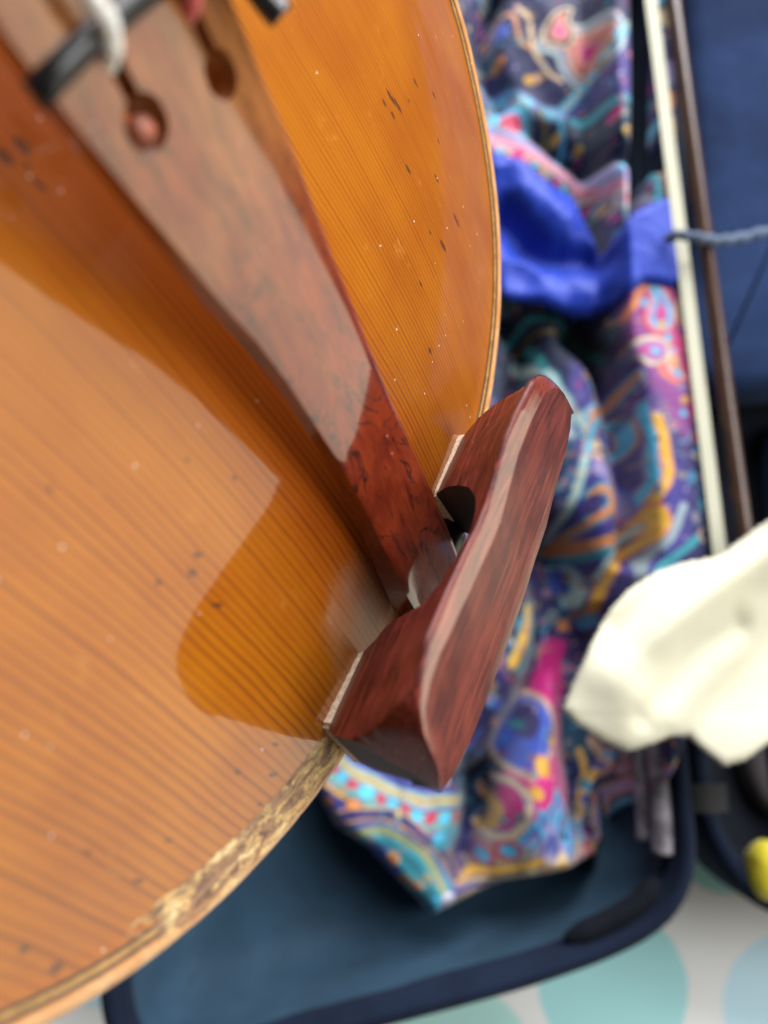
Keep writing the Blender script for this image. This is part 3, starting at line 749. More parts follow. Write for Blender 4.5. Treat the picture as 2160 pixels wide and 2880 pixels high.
def silk_z(X, Y, d):
    z = 64+14*(fbm(X*.018, Y*.014, 2)-.5)+5*(fbm(X*.06, Y*.04, 2)-.5)-3.5*np.abs(fbm(X*.03+7, Y*.022+2, 2)-.5)*2
    z += lift(X, Y, (64.1, -52.7), 16, 50, 13, .25)+lift(X, Y, (105.1, 77.8), 24, 60, 12, .2)+lift(X, Y, (97.0, 315.3), 30, 40, 10)
    z += lift(X, Y, (3.2, -72.5), 32, 26, 8, -.4)+lift(X, Y, (134.0, 139.8), 14, 50, 10)
    k = np.clip((X-np.interp(Y, [-120, -60, 60, 160, 300], [112, 106, 101, 99, 99]))/14, 0, 1); k = k*k*(3-2*k)
    z = z+k*np.maximum(93-z, 0)
    z -= trough(X, Y, [(91.1, 157.2), (100.3, 145.2), (105.8, 132.5), (108.7, 112.8), (110.4, 89.9), (111.5, 69.2), (111.3, 47.1)], 5.0, 30)
    z -= trough(X, Y, [(125.8, 338.5), (123.9, 284.3), (121.4, 240.2), (118.8, 205.1)], 3.6, 28)
    z -= trough(X, Y, [(75.5, 53.8), (81.6, 37.1), (82.8, 23.8), (92.0, 5.8), (90.9, -21.5), (93.0, -49.6), (96.8, -72.5)], 12, 42)
    z -= trough(X, Y, [(79.1, 10.7), (68.4, -13.5), (54.8, -37.2), (44.7, -57.3), (36.3, -86.1)], 8.5, 34)
    z -= trough(X, Y, [(56.6, 342.8), (50.3, 313.2), (59.0, 284.3)], 6, 16)
    z -= trough(X, Y, [(56.4, 171.1), (66.5, 152.6), (62.4, 130.7), (54.8, 104.0)], 8, 22)
    z -= trough(X, Y, [(73.3, 270.1), (94.6, 250.1), (115.8, 236.2), (128.2, 232.3)], 5, 10)
    z -= trough(X, Y, [(38.5, -49.6), (43.1, -61.9), (42.9, -72.5)], 6, 14)
    z -= trough(X, Y, [(72.8, -80.1), (89.3, -61.9), (96.8, -72.5)], 3, 5)
    e = np.clip(d/9, 0, 1)
    e = np.where(X > 100, np.clip(e*3.5, 0, 1), e)
    return 33.5+(np.maximum(z, 34.5)-33.5)*np.sqrt(e*(2-e))+.4

def make_silk():
    g = NT('printed_silk'); c = g.coord()
    at = g.n('ShaderNodeVertexColor', layer_name='print')
    w = g.noise(c, 2.5, 2)
    h = g.math('ADD', g.math('MULTIPLY', w, .15), g.math('MULTIPLY', g.noise(c, .12, 3), 2.0))
    return g.set(color=at.outputs['Color'], rough=.55, spec=.3, sheen=.2, normal=g.bump(h, .4, .0012))
silk_poly = [(-60.7, 360.0), (143.9, 360.0), (141.0, 284.3), (138.2, 216.7), (140.2, 193.7), (141.5, 156.3), (141.9, 112.8), (141.0, 60.6), (138.8, 18.9), (132.7, -15.1), (126.3, -34.1), (115.1, -57.3), (104.7, -74.1), (97.7, -87.6), (81.8, -91.3), (53.4, -97.2), (34.4, -105.1), (21.2, -112.1), (7.8, -98.7), (-7.9, -82.3), (-23.8, -72.5), (-35.2, -52.7), (-45.5, -21.5), (-64.4, 77.8)]
bag = empty('silk_violin_bag')
tag(bag, 'crumpled multicoloured paisley silk bag bunched inside the open violin case', 'silk bag')
patch('printed_silk', silk_poly, .62, silk_z, make_silk(), bag, silk_print)

def lining_z(X, Y, d):
    z = 76+6*(fbm(X*.03+3, Y*.03, 2)-.5)-7*np.abs(fbm(X*.05+1, Y*.035+8, 2)-.5)*2+1.2*(fbm(X*.2, Y*.12, 2)-.5)
    z += lift(X, Y, (75.5, 220.6), 14, 24, 9, .5)+lift(X, Y, (131.6, 193.7), 20, 13, 12, -.5)+lift(X, Y, (102.2, 171.1), 30, 9, 5, 0)
    z -= trough(X, Y, [(57.4, 214.8), (78.3, 193.7), (99.4, 189.9), (108.2, 186.1), (125.9, 186.1)], 7, 9)
    k = np.clip((X-np.interp(Y, [-120, -60, 60, 160, 300], [112, 106, 101, 99, 99]))/14, 0, 1); k = k*k*(3-2*k)
    z = z+k*np.maximum(97-z, 0)
    e = np.clip(d/5, 0, 1)
    return z-6*(1-np.sqrt(e*(2-e)))
def make_blue():
    g = NT('royal_blue_satin'); c = g.coord()
    h = g.math('ADD', g.math('MULTIPLY', g.noise(c, 2.5, 2), .12), g.math('MULTIPLY', g.noise(c, .06, 2), 2.5))
    return g.set(color=(.009, .038, .37), rough=.45, spec=.3, sheen=.1, normal=g.bump(h, .4, .002))
patch('satin_lining', [(52.8, 253.0), (63.6, 246.1), (79.5, 232.3), (91.9, 227.4), (100.2, 209.0), (104.0, 192.7), (114.4, 205.1), (127.2, 211.9), (138.1, 214.8), (136.2, 193.7), (137.8, 170.2), (130.2, 167.4), (118.0, 169.2), (108.9, 162.7), (91.3, 160.9), (70.4, 169.2), (56.4, 173.0), (44.7, 205.1)], .8, lining_z, make_blue(), bag, thick=.5)

# ------------------------------------------------------------------ bow
bow = empty('violin_bow')
tag(bow, 'wooden violin bow with pale horsehair lying along the case hinge', 'bow')
h0 = np.array((0.1455, 0.0097, 0.0960))*1000; h1 = np.array((0.1279, 0.3125, 0.0980))*1000
dv = (h1-h0)/np.linalg.norm(h1-h0); pv = np.array([dv[1], -dv[0], 0])
k0, k1 = h0, h0+dv*640
V = []; F = []
ws = 2.9
rings = []
for u in np.linspace(0, 1, 24):
    c_ = k0+(k1-k0)*u
    rings.append(np.array([c_-pv*ws, c_+pv*ws, c_+pv*ws-[0, 0, .9], c_-pv*ws-[0, 0, .9]]))
V, F = loft(rings, True, True, True)
def make_hair():
    g = NT('pale_horsehair'); c = g.coord()
    n_ = g.noise(g.vmul(c, (3, .02, 1)), 1, 3)
    return g.set(color=g.mix(g.step(n_, .3, .7), (.36, .35, .25), (.52, .51, .39)), rough=.55)
mesh_obj('hair', V, F, make_hair(), bow, smooth=False)
s0 = np.array((0.1573, 0.0097, 0.0960))*1000; s1 = np.array((0.1383, 0.3125, 0.0980))*1000
sd = (s1-s0)/np.linalg.norm(s1-s0)
P = np.array([s0+sd*q for q in np.linspace(-60, 655, 40)])
V, F = tube(P, np.interp(np.linspace(-60, 655, 40), [-60, 0, 300, 655], [3.6, 3.5, 3.3, 2.5]), 12)
stick = mesh_obj('stick', V, F, make_rosewood('bow_pernambuco', 1, (.050, .026, .018), (.10, .05, .034), (.02, .010, .007), strk_amt=.5), bow)
fr = []
for u, hgt in ((-44, 5), (-40, 9), (0, 10), (6, 7)):
    c0 = s0+sd*u; c1 = h0+sd*u
    fr.append(np.array([c0+[0, 0, -hgt/2], c1+[0, 0, -hgt/2], c1+[0, 0, hgt/2-1], c0+[0, 0, hgt/2]]))
V, F = loft(fr, True, True, True); sharp(mesh_obj('frog', V, F, M_EBONY, bow))
V, F = lathe([(2.2, 0), (4.2, 1), (4.2, 9), (3, 11), (.5, 11.5)], 14, tuple(P[0]-sd*11), 'y'); mesh_obj('end_screw', V, F, M_METAL, bow)
tp = h0+sd*640; st = P[-1]
V, F = loft([np.array([tp-pv*3+[0, 0, q], tp+pv*3+[0, 0, q], st+sd*14+pv*1.5+[0, 0, q], st+pv*2+[0, 0, q]]) for q in (-4, 3)], True, True, True)
sharp(mesh_obj('tip', V, F, stick.data.materials[0], bow))

# ribbon tying the bow to the lid
rp = catmull([(0.1283, 0.1885, 0.1000), (0.1302, 0.1874, 0.1060), (0.1384, 0.1855, 0.1070), (0.1507, 0.1878, 0.1000), (0.1638, 0.1913, 0.0960), (0.1775, 0.1950, 0.0950), (0.1999, 0.1978, 0.0930)], 8)*1000
V, F = tube(rp, 2.5+.5*np.sin(np.linspace(0, 60, len(rp))), 8, .9)
rb = mesh_obj('tie_ribbon', V, F, make_cloth('blue_grey_cord', (.055, .085, .15), .7, 3.0, .5), None)
tag(rb, 'slate blue cord tied across the bow beside the lid cushion', 'cord')

# ------------------------------------------------------------------ cream polishing cloth
cloth_poly = [(67.7, -17.2), (72.5, -5.3), (78.1, 6.2), (88.7, 22.6), (94.3, 28.1), (107.2, 35.8), (118.6, 39.9), (132.7, 42.3), (139.3, 47.0), (150.4, 54.8), (166.7, 64.8), (187.9, 50.5), (190.8, -4.6), (164.4, -25.8), (150.6, -29.7), (139.3, -37.5), (131.1, -39.8), (124.8, -33.6), (120.4, -28.6), (110.3, -29.0), (103.5, -31.2), (93.9, -33.8), (83.4, -29.4), (72.9, -23.1)]
def cloth_z(X, Y, d):
    z = 124+13*(fbm(X*.013+9, Y*.013+4, 1)-.5)+5*(fbm(X*.035, Y*.028, 1)-.5)-1.6*np.abs(fbm(X*.02+3, Y*.026+8, 1)-.5)*2
    z += lift(X, Y, (112, 18), 30, 9, 6, .75)+lift(X, Y, (150, 44), 46, 12, 9, .55)+lift(X, Y, (92, -10), 10, 26, 3, .9)
    z -= trough(X, Y, [(118, -32), (146, -4), (190, 36), (230, 66)], 11, 10)
    z -= trough(X, Y, [(92, 12), (116, 32), (150, 54)], 7, 4.5)+trough(X, Y, [(100, -20), (122, 2), (140, 14)], 6, 3.4)
    z -= np.clip((Y*-1-22)/30, 0, 1)**1.5*9
    e = np.clip(d/4, 0, 1)
    return z-2.5*(1-np.sqrt(e*(2-e)))
def make_cream():
    g = NT('cream_flannel'); c = g.coord()
    a = g.noise(c, 1.5, 3, .7)
    col = g.mix(g.step(g.noise(c, .03, 3), .35, .65), (.62, .59, .43), (.68, .65, .50))
    h = g.math('ADD', g.math('MULTIPLY', a, .35), g.math('MULTIPLY', g.noise(c, .05, 2), 2))
    return g.set(color=col, rough=.85, spec=.2, sheen=.3, normal=g.bump(h, .22, .0015))
cl = patch('polishing_cloth', cloth_poly, .9, cloth_z, make_cream(), None, None, thick=.5)
tag(cl, 'folded cream flannel cloth draped over the case rim at the right', 'cloth')

# yellow bundle in the lid
yc = np.array((0.1675, -0.0880, 0.0660))*1000
V, F = lathe([(.5, -9), (6, -8), (10.5, -3), (11, 3), (8, 8), (3, 9.5), (.3, 9.8)], 20)
V = V*[1, 1.15, .9]; V += 1.4*(np.stack([fbm(V[:, 0]*.2, V[:, 1]*.2+k*7, 2) for k in range(3)], 1)-.5)*2
V += yc
yb = mesh_obj('yellow_bundle', V, F, make_cloth('yellow_fabric', (.72, .60, .02), .6, 1.0, .5, .2))
tag(yb, 'small bright yellow bundle tucked in the corner of the case lid', 'bundle')

# ------------------------------------------------------------------ violin
VM = Matrix(((0.374925, -0.484031, 0.790661, 0.009543),
     (0.835029, 0.546789, -0.061227, 0.012990),
     (-0.402689, 0.683181, 0.609185, 0.288294),
     (0.000000, 0.000000, 0.000000, 1.000000)))
violin = empty('violin', VM)
tag(violin, 'old amber varnished violin with a worn flaking edge, held over its case', 'violin')
S = 1.0892
half = np.array([(0, 0), (14, .5), (26, 2), (40, 5.2), (53, 10), (66, 17), (78, 26.5), (88, 38), (96, 51), (101.5, 64), (104, 78), (103.3, 92), (99.5, 106), (93.5, 119), (87, 131), (86, 140),
                 (90, 147), (82, 150), (69, 160), (60, 176), (56.5, 194), (58, 212), (65, 228), (76, 238), (73, 243), (74, 255), (80, 272), (83.5, 292), (82, 312), (74, 331), (58, 345), (34, 353), (0, 356)], float)*S
hc = catmull(half, 14); hc[:, 1] -= hc[0, 1]
outline = np.vstack([hc, (hc*[-1, 1])[1:-1][::-1]])
outline = resample(outline, 1.1, True)
NO = len(outline)

# arching on a regular grid, smoothed
GX = np.arange(-126, 126.1, 1.5); GY = np.arange(-6, 396, 1.5)
gx, gy = np.meshgrid(GX, GY, indexing='ij')
gd = poly_dist(gx, gy, outline[::3]); gd[~in_poly(gx, gy, outline[::3])] = 0
t_ = np.clip((gd-3)/92, 0, 1)
gh = 9.2*(1-(1-t_)**2.8)*(1-np.exp(-np.maximum(gd-3, 0)/8))+.2
sm = gh.copy()
for _ in range(26):
    q = np.pad(sm, 1, mode='edge'); sm = (q[:-2, 1:-1]+q[2:, 1:-1]+q[1:-1, :-2]+q[1:-1, 2:]+4*sm)/8
wgt = np.clip((gd-9)/10, 0, 1); gh = gh*(1-wgt)+sm*wgt
def plate_h(x, y):
    u = np.clip((np.asarray(x, float)-GX[0])/1.5, 0, len(GX)-1.001); v = np.clip((np.asarray(y, float)-GY[0])/1.5, 0, len(GY)-1.001)
    i = u.astype(int); j = v.astype(int); a = u-i; b = v-j
    return (gh[i, j]*(1-a)+gh[i+1, j]*a)*(1-b)+(gh[i, j+1]*(1-a)+gh[i+1, j+1]*a)*b
def edge_prof(d): return np.interp(d, [0, .25, .6, 1.1, 1.8, 2.6, 3.6, 5, 6.5, 8.5], [-1.7, -.75, -.15, .28, .48, .52, .46, .42, .55, .92])
def inward(d):
    return inset(outline, d)
offs = [0, .25, .6, 1.1, 1.8, 2.6, 3.3, 4.1, 5, 6.5, 8.5]
wn = (fbm(outline[:, 0]*.12, outline[:, 1]*.12, 3)-.5)
rings = [np.column_stack([inward(2.6), np.full(NO, -4.1)]), np.column_stack([inward(.7), np.full(NO, -3.7)]), np.column_stack([inward(.05), np.full(NO, -2.8)])]
dist_attr = [2.6, .7, .05]
bass = (outline[:, 0] < -30) & (outline[:, 1] < 70)
for d in offs:
    z = np.full(NO, edge_prof(d))-.35*np.maximum(wn, 0)*np.exp(-d/2.0)
    z = np.where(bass, z-.5*np.maximum(fbm(outline[:, 0]*.3, outline[:, 1]*.3, 2)-.55, 0)*np.exp(-d/3), z)
    rings.append(np.column_stack([inward(d), z])); dist_attr.append(d)
base = inward(8.5)
cen = np.column_stack([np.zeros(NO), np.clip(outline[:, 1], 66, 300)])
for v in np.linspace(0, 1, 40)[1:]:
    q = base*(1-v)+cen*v
    h = plate_h(q[:, 0], q[:, 1])
    bl = np.clip(v*8, 0, 1)
    rings.append(np.column_stack([q, h*bl+(1-bl)*np.maximum(h, .92)])); dist_attr.append(8.5+v*80)
V, F = loft(rings, True)
plate = mesh_obj('top_plate', V, F, M_SPRUCE, violin)
at = plate.data.attributes.new('edge_distance', 'FLOAT', 'POINT')
at.data.foreach_set('value', np.repeat(np.array(dist_attr, np.float32), NO))
arc = np.concatenate([[0], np.cumsum(np.linalg.norm(np.diff(outline, axis=0), axis=1))]).astype(np.float32)
arc = np.minimum(arc, arc[-1]-arc)*np.where(outline[:, 0] < 0, -1, 1)
at = plate.data.attributes.new('edge_length', 'FLOAT', 'POINT')
at.data.foreach_set('value', np.tile(arc.astype(np.float32), len(dist_attr)))
fix_normals(plate)

def strip(name, d0, d1, mat, lift_=.035):
    rr = []
    for d in (d0, (d0+d1)/2, d1):
        rr.append(np.column_stack([inward(d), np.interp(d, offs[:], [edge_prof(o) for o in offs])-.35*np.maximum(wn, 0)*np.exp(-d/2.0)+lift_]))
    V, F = loft(rr, True)
    o = mesh_obj(name, V, F, mat, violin)
    a_ = o.data.attributes.new('edge_distance', 'FLOAT', 'POINT'); a_.data.foreach_set('value', np.repeat(np.array((d0, (d0+d1)/2, d1), np.float32), NO))
    a_ = o.data.attributes.new('edge_length', 'FLOAT', 'POINT'); a_.data.foreach_set('value', np.tile(arc.astype(np.float32), 3))
    return fix_normals(o)
strip('purfling_line', 3.35, 3.95, M_PURF)
strip('purfling_inlay', 3.95, 4.6, M_PURFI, .03)
strip('purfling_line', 4.6, 5.2, M_PURF)

rb_out = inset(outline, 3.0)
V, F = loft([ring3(rb_out, -3.9), ring3(rb_out, -20), ring3(rb_out, -36)], True)
fix_normals(mesh_obj('rib', V, F, M_MAPLE, violin))
V, F = loft([ring3(inset(outline, 3), -36), ring3(inset(outline, .4), -36.4), ring3(outline, -38), ring3(inset(outline, .6), -39.8), ring3(inset(outline, 8), -40), ring3(np.column_stack([outline[:, 0]*.5, 190+(outline[:, 1]-190)*.6]), -50)], True, False, True)
fix_normals(mesh_obj('back_plate', V, F, M_MAPLE, violin))

# saddle, end button, tail cord
V = []; rings = []
for x in np.linspace(-17, 17, 15):
    e = math.sqrt(max(0, 1-(abs(x)/17.2)**6))
    yo = float(np.interp(abs(x), hc[:40, 0], hc[:40, 1]))
    rings.append(np.array([(x, yo-.3, -4), (x, yo-.4, 1.6*e+.6), (x, yo+.8, 3.2*e+.6), (x, yo+2.6, 4.0*e+.6), (x, yo+5.0, 3.4*e+.6), (x, yo+6.8, 1.6*e+.5), (x, yo+7.0, -1), (x, yo+2, -4)]))
V, F = loft(rings, True, True, True); fix_normals(mesh_obj('saddle', V, F, M_EBONY, violin))
V, F = lathe([(3.2, 4), (3.2, -4), (5.4, -5), (7.4, -7), (7.4, -10), (6, -13), (3, -15), (.4, -15.4)], 20, (0, 0, -19), 'y'); fix_normals(mesh_obj('end_button', V, F, M_EBONY, violin))
for sx in (-1, 1):
    P = catmull([(sx*3.2-2, 16, 6.2), (sx*3.2-1, 8, 5.6), (sx*3.2, 3.5, 5.4), (sx*3.2, -1.2, 4.0), (sx*3.6, -3.2, -2), (sx*4.2, -5.5, -14), (sx*3.8, -6, -20)], 6)
    V, F = tube(P, .95, 8); mesh_obj('tail_cord', V, F, M_EBONY, violin)

# tailpiece
ty = np.array([6.5, 8, 11, 14, 18, 25, 37, 50, 58, 66, 74, 81, 89, 97, 105, 111, 116, 120, 122.5])
tL = np.interp(ty, [6.5, 11, 20, 25, 37, 50, 58, 66, 74, 81, 89, 97, 105, 111, 116, 122.5], [-11.9, -12.0, -12.2, -11.9, -11.5, -12.0, -12.7, -13.4, -14.6, -16.6, -18.5, -20.2, -21.8, -22.8, -23.4, -23.6])
tR = np.interp(ty, [6.5, 10, 25, 37, 50, 58, 74, 81, 89, 97, 105, 111, 122.5], [6.4, 6.5, 6.6, 5.8, 5.1, 5.4, 6.4, 7.0, 7.4, 7.6, 8.1, 8.6, 9.2])
tlift = .062*(tR-tL)*np.interp(ty, [22, 60], [0, 1]); tR = tR-1.9*tlift
tw = (tR-tL)/2; tx = (tR+tL)/2
tz = np.interp(ty, [6.5, 8, 15, 33, 44, 65, 79, 89, 98, 111, 125], [7.2, 7.5, 8.9, 12.2, 14.8, 18.5, 20.7, 22.8, 24.3, 26.4, 28.6])
tt = np.interp(ty, [6.5, 14, 33, 60, 80, 122], [3.4, 5.0, 3.6, 2.8, 4.6, 4.8])
tc = np.interp(ty, [6.5, 14, 33, 60, 90, 122], [.2, .25, .4, .5, .75, 1.0])
fine_y = np.unique(np.concatenate([np.linspace(6.5, 122.5, 70), ty]))
rings = []
for y in fine_y:
    w, z, th, cr, cx, tl = (np.interp(y, ty, q) for q in (tw, tz, tt, tc, tx, tlift))
    us = np.linspace(-1, 1, 25)
    curve = np.where(y > 112, (y-112)/10.5, 0.0)
    top = [(cx+w*u*(1-.02*abs(u)**8), y-2.6*curve*abs(u)**2.5, z+cr*(1-abs(u)**2)-.3*abs(u)**18+tl*(1+u)) for u in us]
    bot = [(cx+w*u*np.interp(y, [50, 85], [.955, .84]), y-2.6*curve*abs(u)**2.5, z-th+(cr*.9)*(1-abs(u)**2.2)+tl*(1+u)) for u in us[::-1]]
    rings.append(np.array(top+bot))
V, F = loft(rings, True, True, True)
tail = fix_normals(mesh_obj('tailpiece', V, F, M_TAIL, violin))
def keyhole(cx, cy, r, w, yend):
    pts = [(cx+w, yend), (cx+w, cy+math.sqrt(r*r-w*w))]
    a0 = math.atan2(math.sqrt(r*r-w*w), w); a1 = -math.pi-a0
    for a in np.linspace(a0, a1+0.0, 26)[1:-1]: pts.append((cx+r*math.cos(a), cy+r*math.sin(a)))
    pts += [(cx-w, cy+math.sqrt(r*r-w*w)), (cx-w, yend)]
    for a in np.linspace(math.pi, 0, 8)[1:-1]: pts.append((cx+w*math.cos(a), yend+w*math.sin(a)))
    P = np.array(pts)[::-1]
    V, F = loft([ring3(P, 12), ring3(P, 38)], True, True, True)
    return fix_normals(mesh_obj('cutter', V, F, None, violin, smooth=False))
cuts = [keyhole(-14.8, 101.9, 2.8, 1.0, 108.4), keyhole(-2.6, 100.5, 2.6, 1.0, 107.2)]
for c_ in cuts:
    md = tail.modifiers.new('hole', 'BOOLEAN'); md.operation = 'DIFFERENCE'; md.object = c_; md.solver = 'EXACT'
dg = bpy.context.evaluated_depsgraph_get()
newme = bpy.data.meshes.new_from_object(tail.evaluated_get(dg))
tail.modifiers.clear(); tail.data = newme
for c_ in cuts: bpy.data.objects.remove(c_, do_unlink=True)
newme.polygons.foreach_set('use_smooth', [True]*len(newme.polygons)); sharp(tail, 38)

# ebony fret across the tailpiece
rings = []
for u in np.linspace(-1.06, 1.06, 27):
    w = 14.0; x = -8.9+w*u; z = 26.0+1.0*(1-min(abs(u), 1)**2)+1.9*(1+u); e = math.sqrt(max(.04, 1-(abs(u)/1.065)**10)); y = 111.0-1.0*u*u
    rings.append(np.array([(x, y-1.5, z-.8), (x, y-1.45, z+1.0*e), (x, y-.7, z+1.9*e), (x, y+.3, z+2.1*e), (x, y+1.2, z+1.5*e), (x, y+1.5, z+.3*e), (x, y+1.5, z-.8)]))
V, F = loft(rings, True, True, True); o = fix_normals(mesh_obj('fret', V, F, M_EBONY, None)); o.parent = tail
# fine tuner on the right of the tailpiece
tn = []
V, F = tube(catmull([(6.4, 101.2, 32.2), (6.2, 104, 31.6), (5.6, 109, 31.6), (5.0, 116, 33), (4.6, 124, 34)], 6), 1.7, 12)
tuner = mesh_obj('fine_tuner', V, F, M_BLACKMETAL, None); tuner.parent = tail
V, F = lathe([(.4, 26), (1.4, 26.3), (1.4, 37), (3.2, 37.5), (3.4, 38), (3.4, 43), (3.0, 43.8), (.4, 44)], 18, (5.4, 110.5, 0)); o = mesh_obj('tuner_screw', V, F, M_BLACKMETAL, None); o.parent = tail

# strings with silk winding at the tailpiece
def make_silkwrap(name, c0, c1):
    g = NT(name); c = g.coord()
    n_ = g.noise(c, 1.4, 2); w = g.noise(c, 3, 2)
    return g.set(color=g.mix(g.step(n_, .42, .56), c0, c1), rough=.6, sheen=.3, normal=g.bump(w, .8, .0005))
M_WRAP1 = make_silkwrap('white_silk_winding', (.72, .66, .58), (.80, .80, .76))
M_WRAP2 = make_silkwrap('red_silk_winding', (.55, .03, .03), (.70, .12, .10))
for k, (sx, ys) in enumerate(((-15.0, 108.6), (-2.8, 107.4))):
    a = np.array([sx, ys-.4, 26.4+1.6*k]); b = np.array([sx-.15, ys+.7, 28.8+1.6*k]); f_ = np.array([sx-.6, 111.4, 30.8+1.6*k]); e = np.array([sx-9, 213.0, 46.0])
    P = catmull([a, b, f_, f_+[-.6, 2.6, .6], f_+(e-f_)*.30], 14)
    rr = .95+.22*np.sin(np.arange(len(P))*1.9)+.1*rng.random(len(P))
    V, F = tube(P, rr, 10); st_ = mesh_obj('string_winding', V, F, M_WRAP1 if k == 0 else M_WRAP2, violin)
    V, F = tube(np.array([f_+(e-f_)*q for q in (.29, .6, 1.0)]), .38, 8); mesh_obj('string', V, F, M_METAL, violin)
    V, F = tube(catmull([a+[0, -.2, -.4], a+[0, .9, .9], b+[0, .1, .1]], 6), 1.15, 10); mesh_obj('winding_end', V, F, M_WRAP2, violin)
# string ball seen in the left keyhole
V, F = lathe([(.2, -1.4), (1.3, -1.1), (1.6, 0), (1.3, 1.1), (.2, 1.4)], 14, (-15.8, 101.6, 26.0)); mesh_obj('string_ball', V, F, plain('copper_ball', (.30, .085, .045), .45, .5, 1.2), violin)
# bridge
rings = []
for z, w, th in ((14.5, 21, 2.3), (17, 21, 2.2), (22, 15, 2.0), (30, 20, 1.6), (38, 20, 1.2), (44, 17, .9), (46, 13, .7)):
    rings.append(np.array([(-w, 213-th, z), (w, 213-th, z), (w, 213+th, z), (-w, 213+th, z)]))
V, F = loft(rings, True, True, True); sharp(mesh_obj('bridge', V, F, plain('bridge_maple', (.55, .36, .16), .5, .1, .2), violin))

# ------------------------------------------------------------------ chin rest
chin = empty('chin_rest', VM)
tag(chin, 'dark red rosewood chin rest clamped over the tail end of the violin', 'chin rest')
fx = [-44.0, -43.7, -43.2, -42.4, -41.3, -39.0, -35.2, -30.6, -22.5, -15, -9.4, -4.7, .6, 7.6, 14.0, 20.3, 23.8, 26.4, 29.8, 33.2, 35.9, 36.9]
fy = [14.4, 16.6, 18.9, 22.2, 25.9, 28.8, 30.7, 31.9, 31.9, 31.5, 31.1, 31.1, 32.1, 33.7, 34.3, 34.2, 32.4, 29.8, 25.0, 19.6, 14.2, 12.0]
fz = [27.6, 28.6, 29.3, 29.8, 30, 30, 30, 30, 30, 30, 30, 30, 30.1, 30.5, 31.0, 31.4, 31.2, 30.6, 29.2, 27.2, 25.6, 25.0]
bx_ = [-44.0, -43.4, -41, -38.4, -34.5, -28.4, -22.7, -15.6, -1, 8.2, 16.6, 22.1, 28.7, 31.7, 34.8, 36.4, 36.9]
by_ = [13.6, 11.6, 8.4, 5.4, 2.7, .7, .5, .2, .1, .8, 1.1, 2.2, 3.7, 5.6, 8.0, 10.3, 11.4]
bz_ = [27.0, 26.6, 25.2, 24.0, 22.8, 22.0, 22.0, 22.0, 22.0, 22.0, 22.0, 22.1, 22.5, 23.2, 23.8, 24.2, 24.6]
zbx = [-44.0, -43.6, -43.0, -42.0, -40.2, -38.6, -37.0, -22.3, -21.9, -20.4, -19.7, -19.4, -19.0, -16.9, -12.7, -8.9, -7, -2.7, -.5, 3, 6.8, 9.6, 11.6, 13.6, 14.6, 30.4, 30.9, 31.4, 32.4, 34, 36.9]
zbz = [26.4, 24.0, 20.0, 14.0, 8.0, 4.8, 2.75, 2.75, 7.6, 10.1, 12.3, 16.0, 19.6, 22.7, 25.0, 26.1, 26.0, 24.8, 23.7, 21.4, 17.9, 13.6, 9.4, 5.4, 2.75, 2.75, 11.0, 18.5, 21.0, 22.0, 23.4]
wz = [0, 2.75, 9, 14, 19, 26, 30]; wy = [12.5, 14.3, 19.0, 21.6, 24.0, 28.4, 31.5]
stn = np.unique(np.concatenate([-44.0+8*(1-np.cos(np.linspace(0, np.pi/2, 18))), np.linspace(-36, 29, 74), 36.9-8*(1-np.cos(np.linspace(0, np.pi/2, 16))), [-22.3, -22.1, -21.9, -21, -20.4, -19.9, -19.7, -19.5, -19.4, -19.2, -19.0, -18.3, -17.6, -16.9, 3, 5, 6.8, 8.2, 9.6, 10.6, 11.6, 12.6, 13.6, 14.6, 30.4, 30.9, 31.4]]))
stn = stn[np.concatenate([[True], np.diff(stn) > .04])]
rings = []
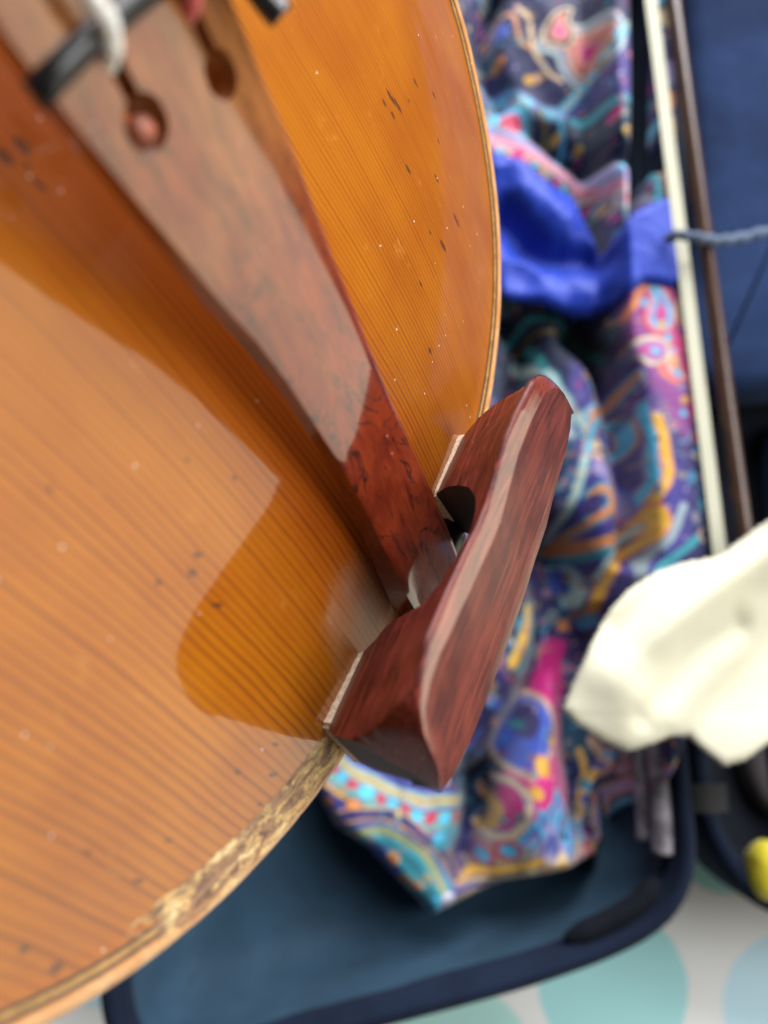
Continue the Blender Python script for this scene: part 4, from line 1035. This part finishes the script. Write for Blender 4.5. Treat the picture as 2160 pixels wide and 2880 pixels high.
for x in stn:
    yf = np.interp(x, fx, fy); zf = np.interp(x, fx, fz); yb = np.interp(x, bx_, by_); zk = np.interp(x, bx_, bz_)
    zb = min(np.interp(x, zbx, zbz), zf-.9)
    wall = lambda z: min(np.interp(z, wz, wy), yf-.05)+(yf-min(np.interp(zf-1.0, wz, wy), yf-.05))*np.clip((z-zb)/(zf-1.0-zb+1e-6), 0, 1)**2
    zbb = min(zb, zk-4.5) if zk-4.5 > 3.9 else zb
    zbb = min(zbb, zk-.6)
    lipw = np.interp(x, [-44, -43, -41, -37, -30, -20, -4, 24, 31, 36.9], [.3, .8, 1.3, 2.0, 3.2, 3.9, 3.9, 3.3, 2.0, .3])
    sec = []
    for q in np.linspace(0, 1, 14):            # front wall, leaning out towards the rim
        z = zb+(zf-1.0-zb)*q
        sec.append((x, wall(z), z))
    lsl = np.interp(x, [-30, -10, 15], [.12, .16, .24]); zq = zf-lsl*lipw; sec += [(x, yf-.04, zq-.55), (x, yf-.16, zq-.24), (x, yf-.36, zq-.05)]
    Wd = max(yf-yb-lipw-.6, .3)
    endf = np.clip((x+44.0)/10, 0, 1)*np.clip((36.9-x)/10, 0, 1); endf = endf*(2-endf)
    ys_ = np.concatenate([np.linspace(yf-.65 if lipw > 1 else yf-.3*lipw-.1, yf-lipw, 5), yf-lipw-Wd*np.linspace(0, 1, 30)[1:]])
    for y in ys_:
        sb = yf-y
        if sb <= lipw+1e-6: z = zf-lsl*max(0, lipw-sb)
        else:
            q = min(1, (sb-lipw)/Wd)
            line = zf+(zk-zf)*q
            sag = .55*endf*4*q*(1-q)+1.0*endf*max(0, (q-.78)/.22)**2
            z = line-sag
        sec.append((x, y, z))
    zl = sec[-1][2]
    sec += [(x, yb+.2, zl-.22), (x, yb, zl-.7)]
    ybk = yb+min(2.0, .3*(yf-yb))
    for q in np.linspace(0, 1, 9)[1:]:
        z = zl-.7+(zbb-zl+.7)*q
        sec.append((x, yb+(ybk-yb)*q**.8, z))
    y0_, y1_ = ybk, sec[0][1]
    for q in np.linspace(0, 1, 6)[1:-1]: sec.append((x, y0_+(y1_-y0_)*q, zbb+(zb-zbb)*q))
    rings.append(np.array(sec))
V, F = loft(rings, True, True, True)
body = fix_normals(mesh_obj('rest_body', V, F, M_CHIN, chin))
nsec = len(rings[0]); lip_i = 14+3+4          # index of the crisp inner edge of the lip
bm = bmesh.new(); bm.from_mesh(body.data); bm.verts.ensure_lookup_table()
for e_ in bm.edges:
    a_, b_ = (v.index % nsec for v in e_.verts)
    if a_ == b_ == lip_i and abs(e_.verts[0].index-e_.verts[1].index) == nsec: e_.smooth = False
bm.to_mesh(body.data); bm.free(); sharp(body, 52)
body.data.materials.append(M_LIP)
# shade in the arch and on the underside put in as near-black colour
body.data.materials.append(plain('arch_shade_wood', (.012, .006, .005), .7, .2, .3))
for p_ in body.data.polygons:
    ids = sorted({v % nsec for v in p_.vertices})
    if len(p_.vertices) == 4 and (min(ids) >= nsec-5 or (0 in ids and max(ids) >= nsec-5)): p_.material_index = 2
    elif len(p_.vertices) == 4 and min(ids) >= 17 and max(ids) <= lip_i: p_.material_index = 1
for x0, x1 in ((-37.2, -22.0), (14.4, 31.6)):
    rr = []
    for x in np.linspace(x0, x1, 40):
        jag = .22*(random.random()-.5)
        y1 = 14.5+jag; y0 = 2.2
        if abs(x-x0) < .6 or abs(x-x1) < .6: y1 -= .5
        ysq = np.linspace(y0, y1, 6)
        bot = [(x, y, float(plate_h(x, y))*.0+max(float(plate_h(x, y)), .5)-.15) for y in ysq]
        top_ = [(x, y, 2.8+(.12*random.random() if y == ysq[-1] else 0)) for y in ysq[::-1]]
        rr.append(np.array(bot+top_))
    V, F = loft(rr, True, True, True); sharp(fix_normals(mesh_obj('cork_pad', V, F, M_CORK, chin)), 60)
# clamp: two barrels and hooked plates behind the ribs
for cx in (-27, 24):
    V, F = lathe([(.4, 8), (2.0, 7.8), (2.0, -10), (3.0, -10.4), (3.0, -28), (2.0, -28.4), (2.0, -40), (.4, -40.4)], 16, (cx, -4.4+.0, 0)); mesh_obj('clamp_barrel', V, F, M_METAL, chin)
V, F = tube(catmull([(-27, -4.4, -40), (-27, -2, -42.5), (-27, 6, -43.5), (-10, 9, -43.5), (10, 9, -43.5), (24, 6, -43.5), (24, -2, -42.5), (24, -4.4, -40)], 6), 1.6, 8); mesh_obj('clamp_bracket', V, F, M_METAL, chin)
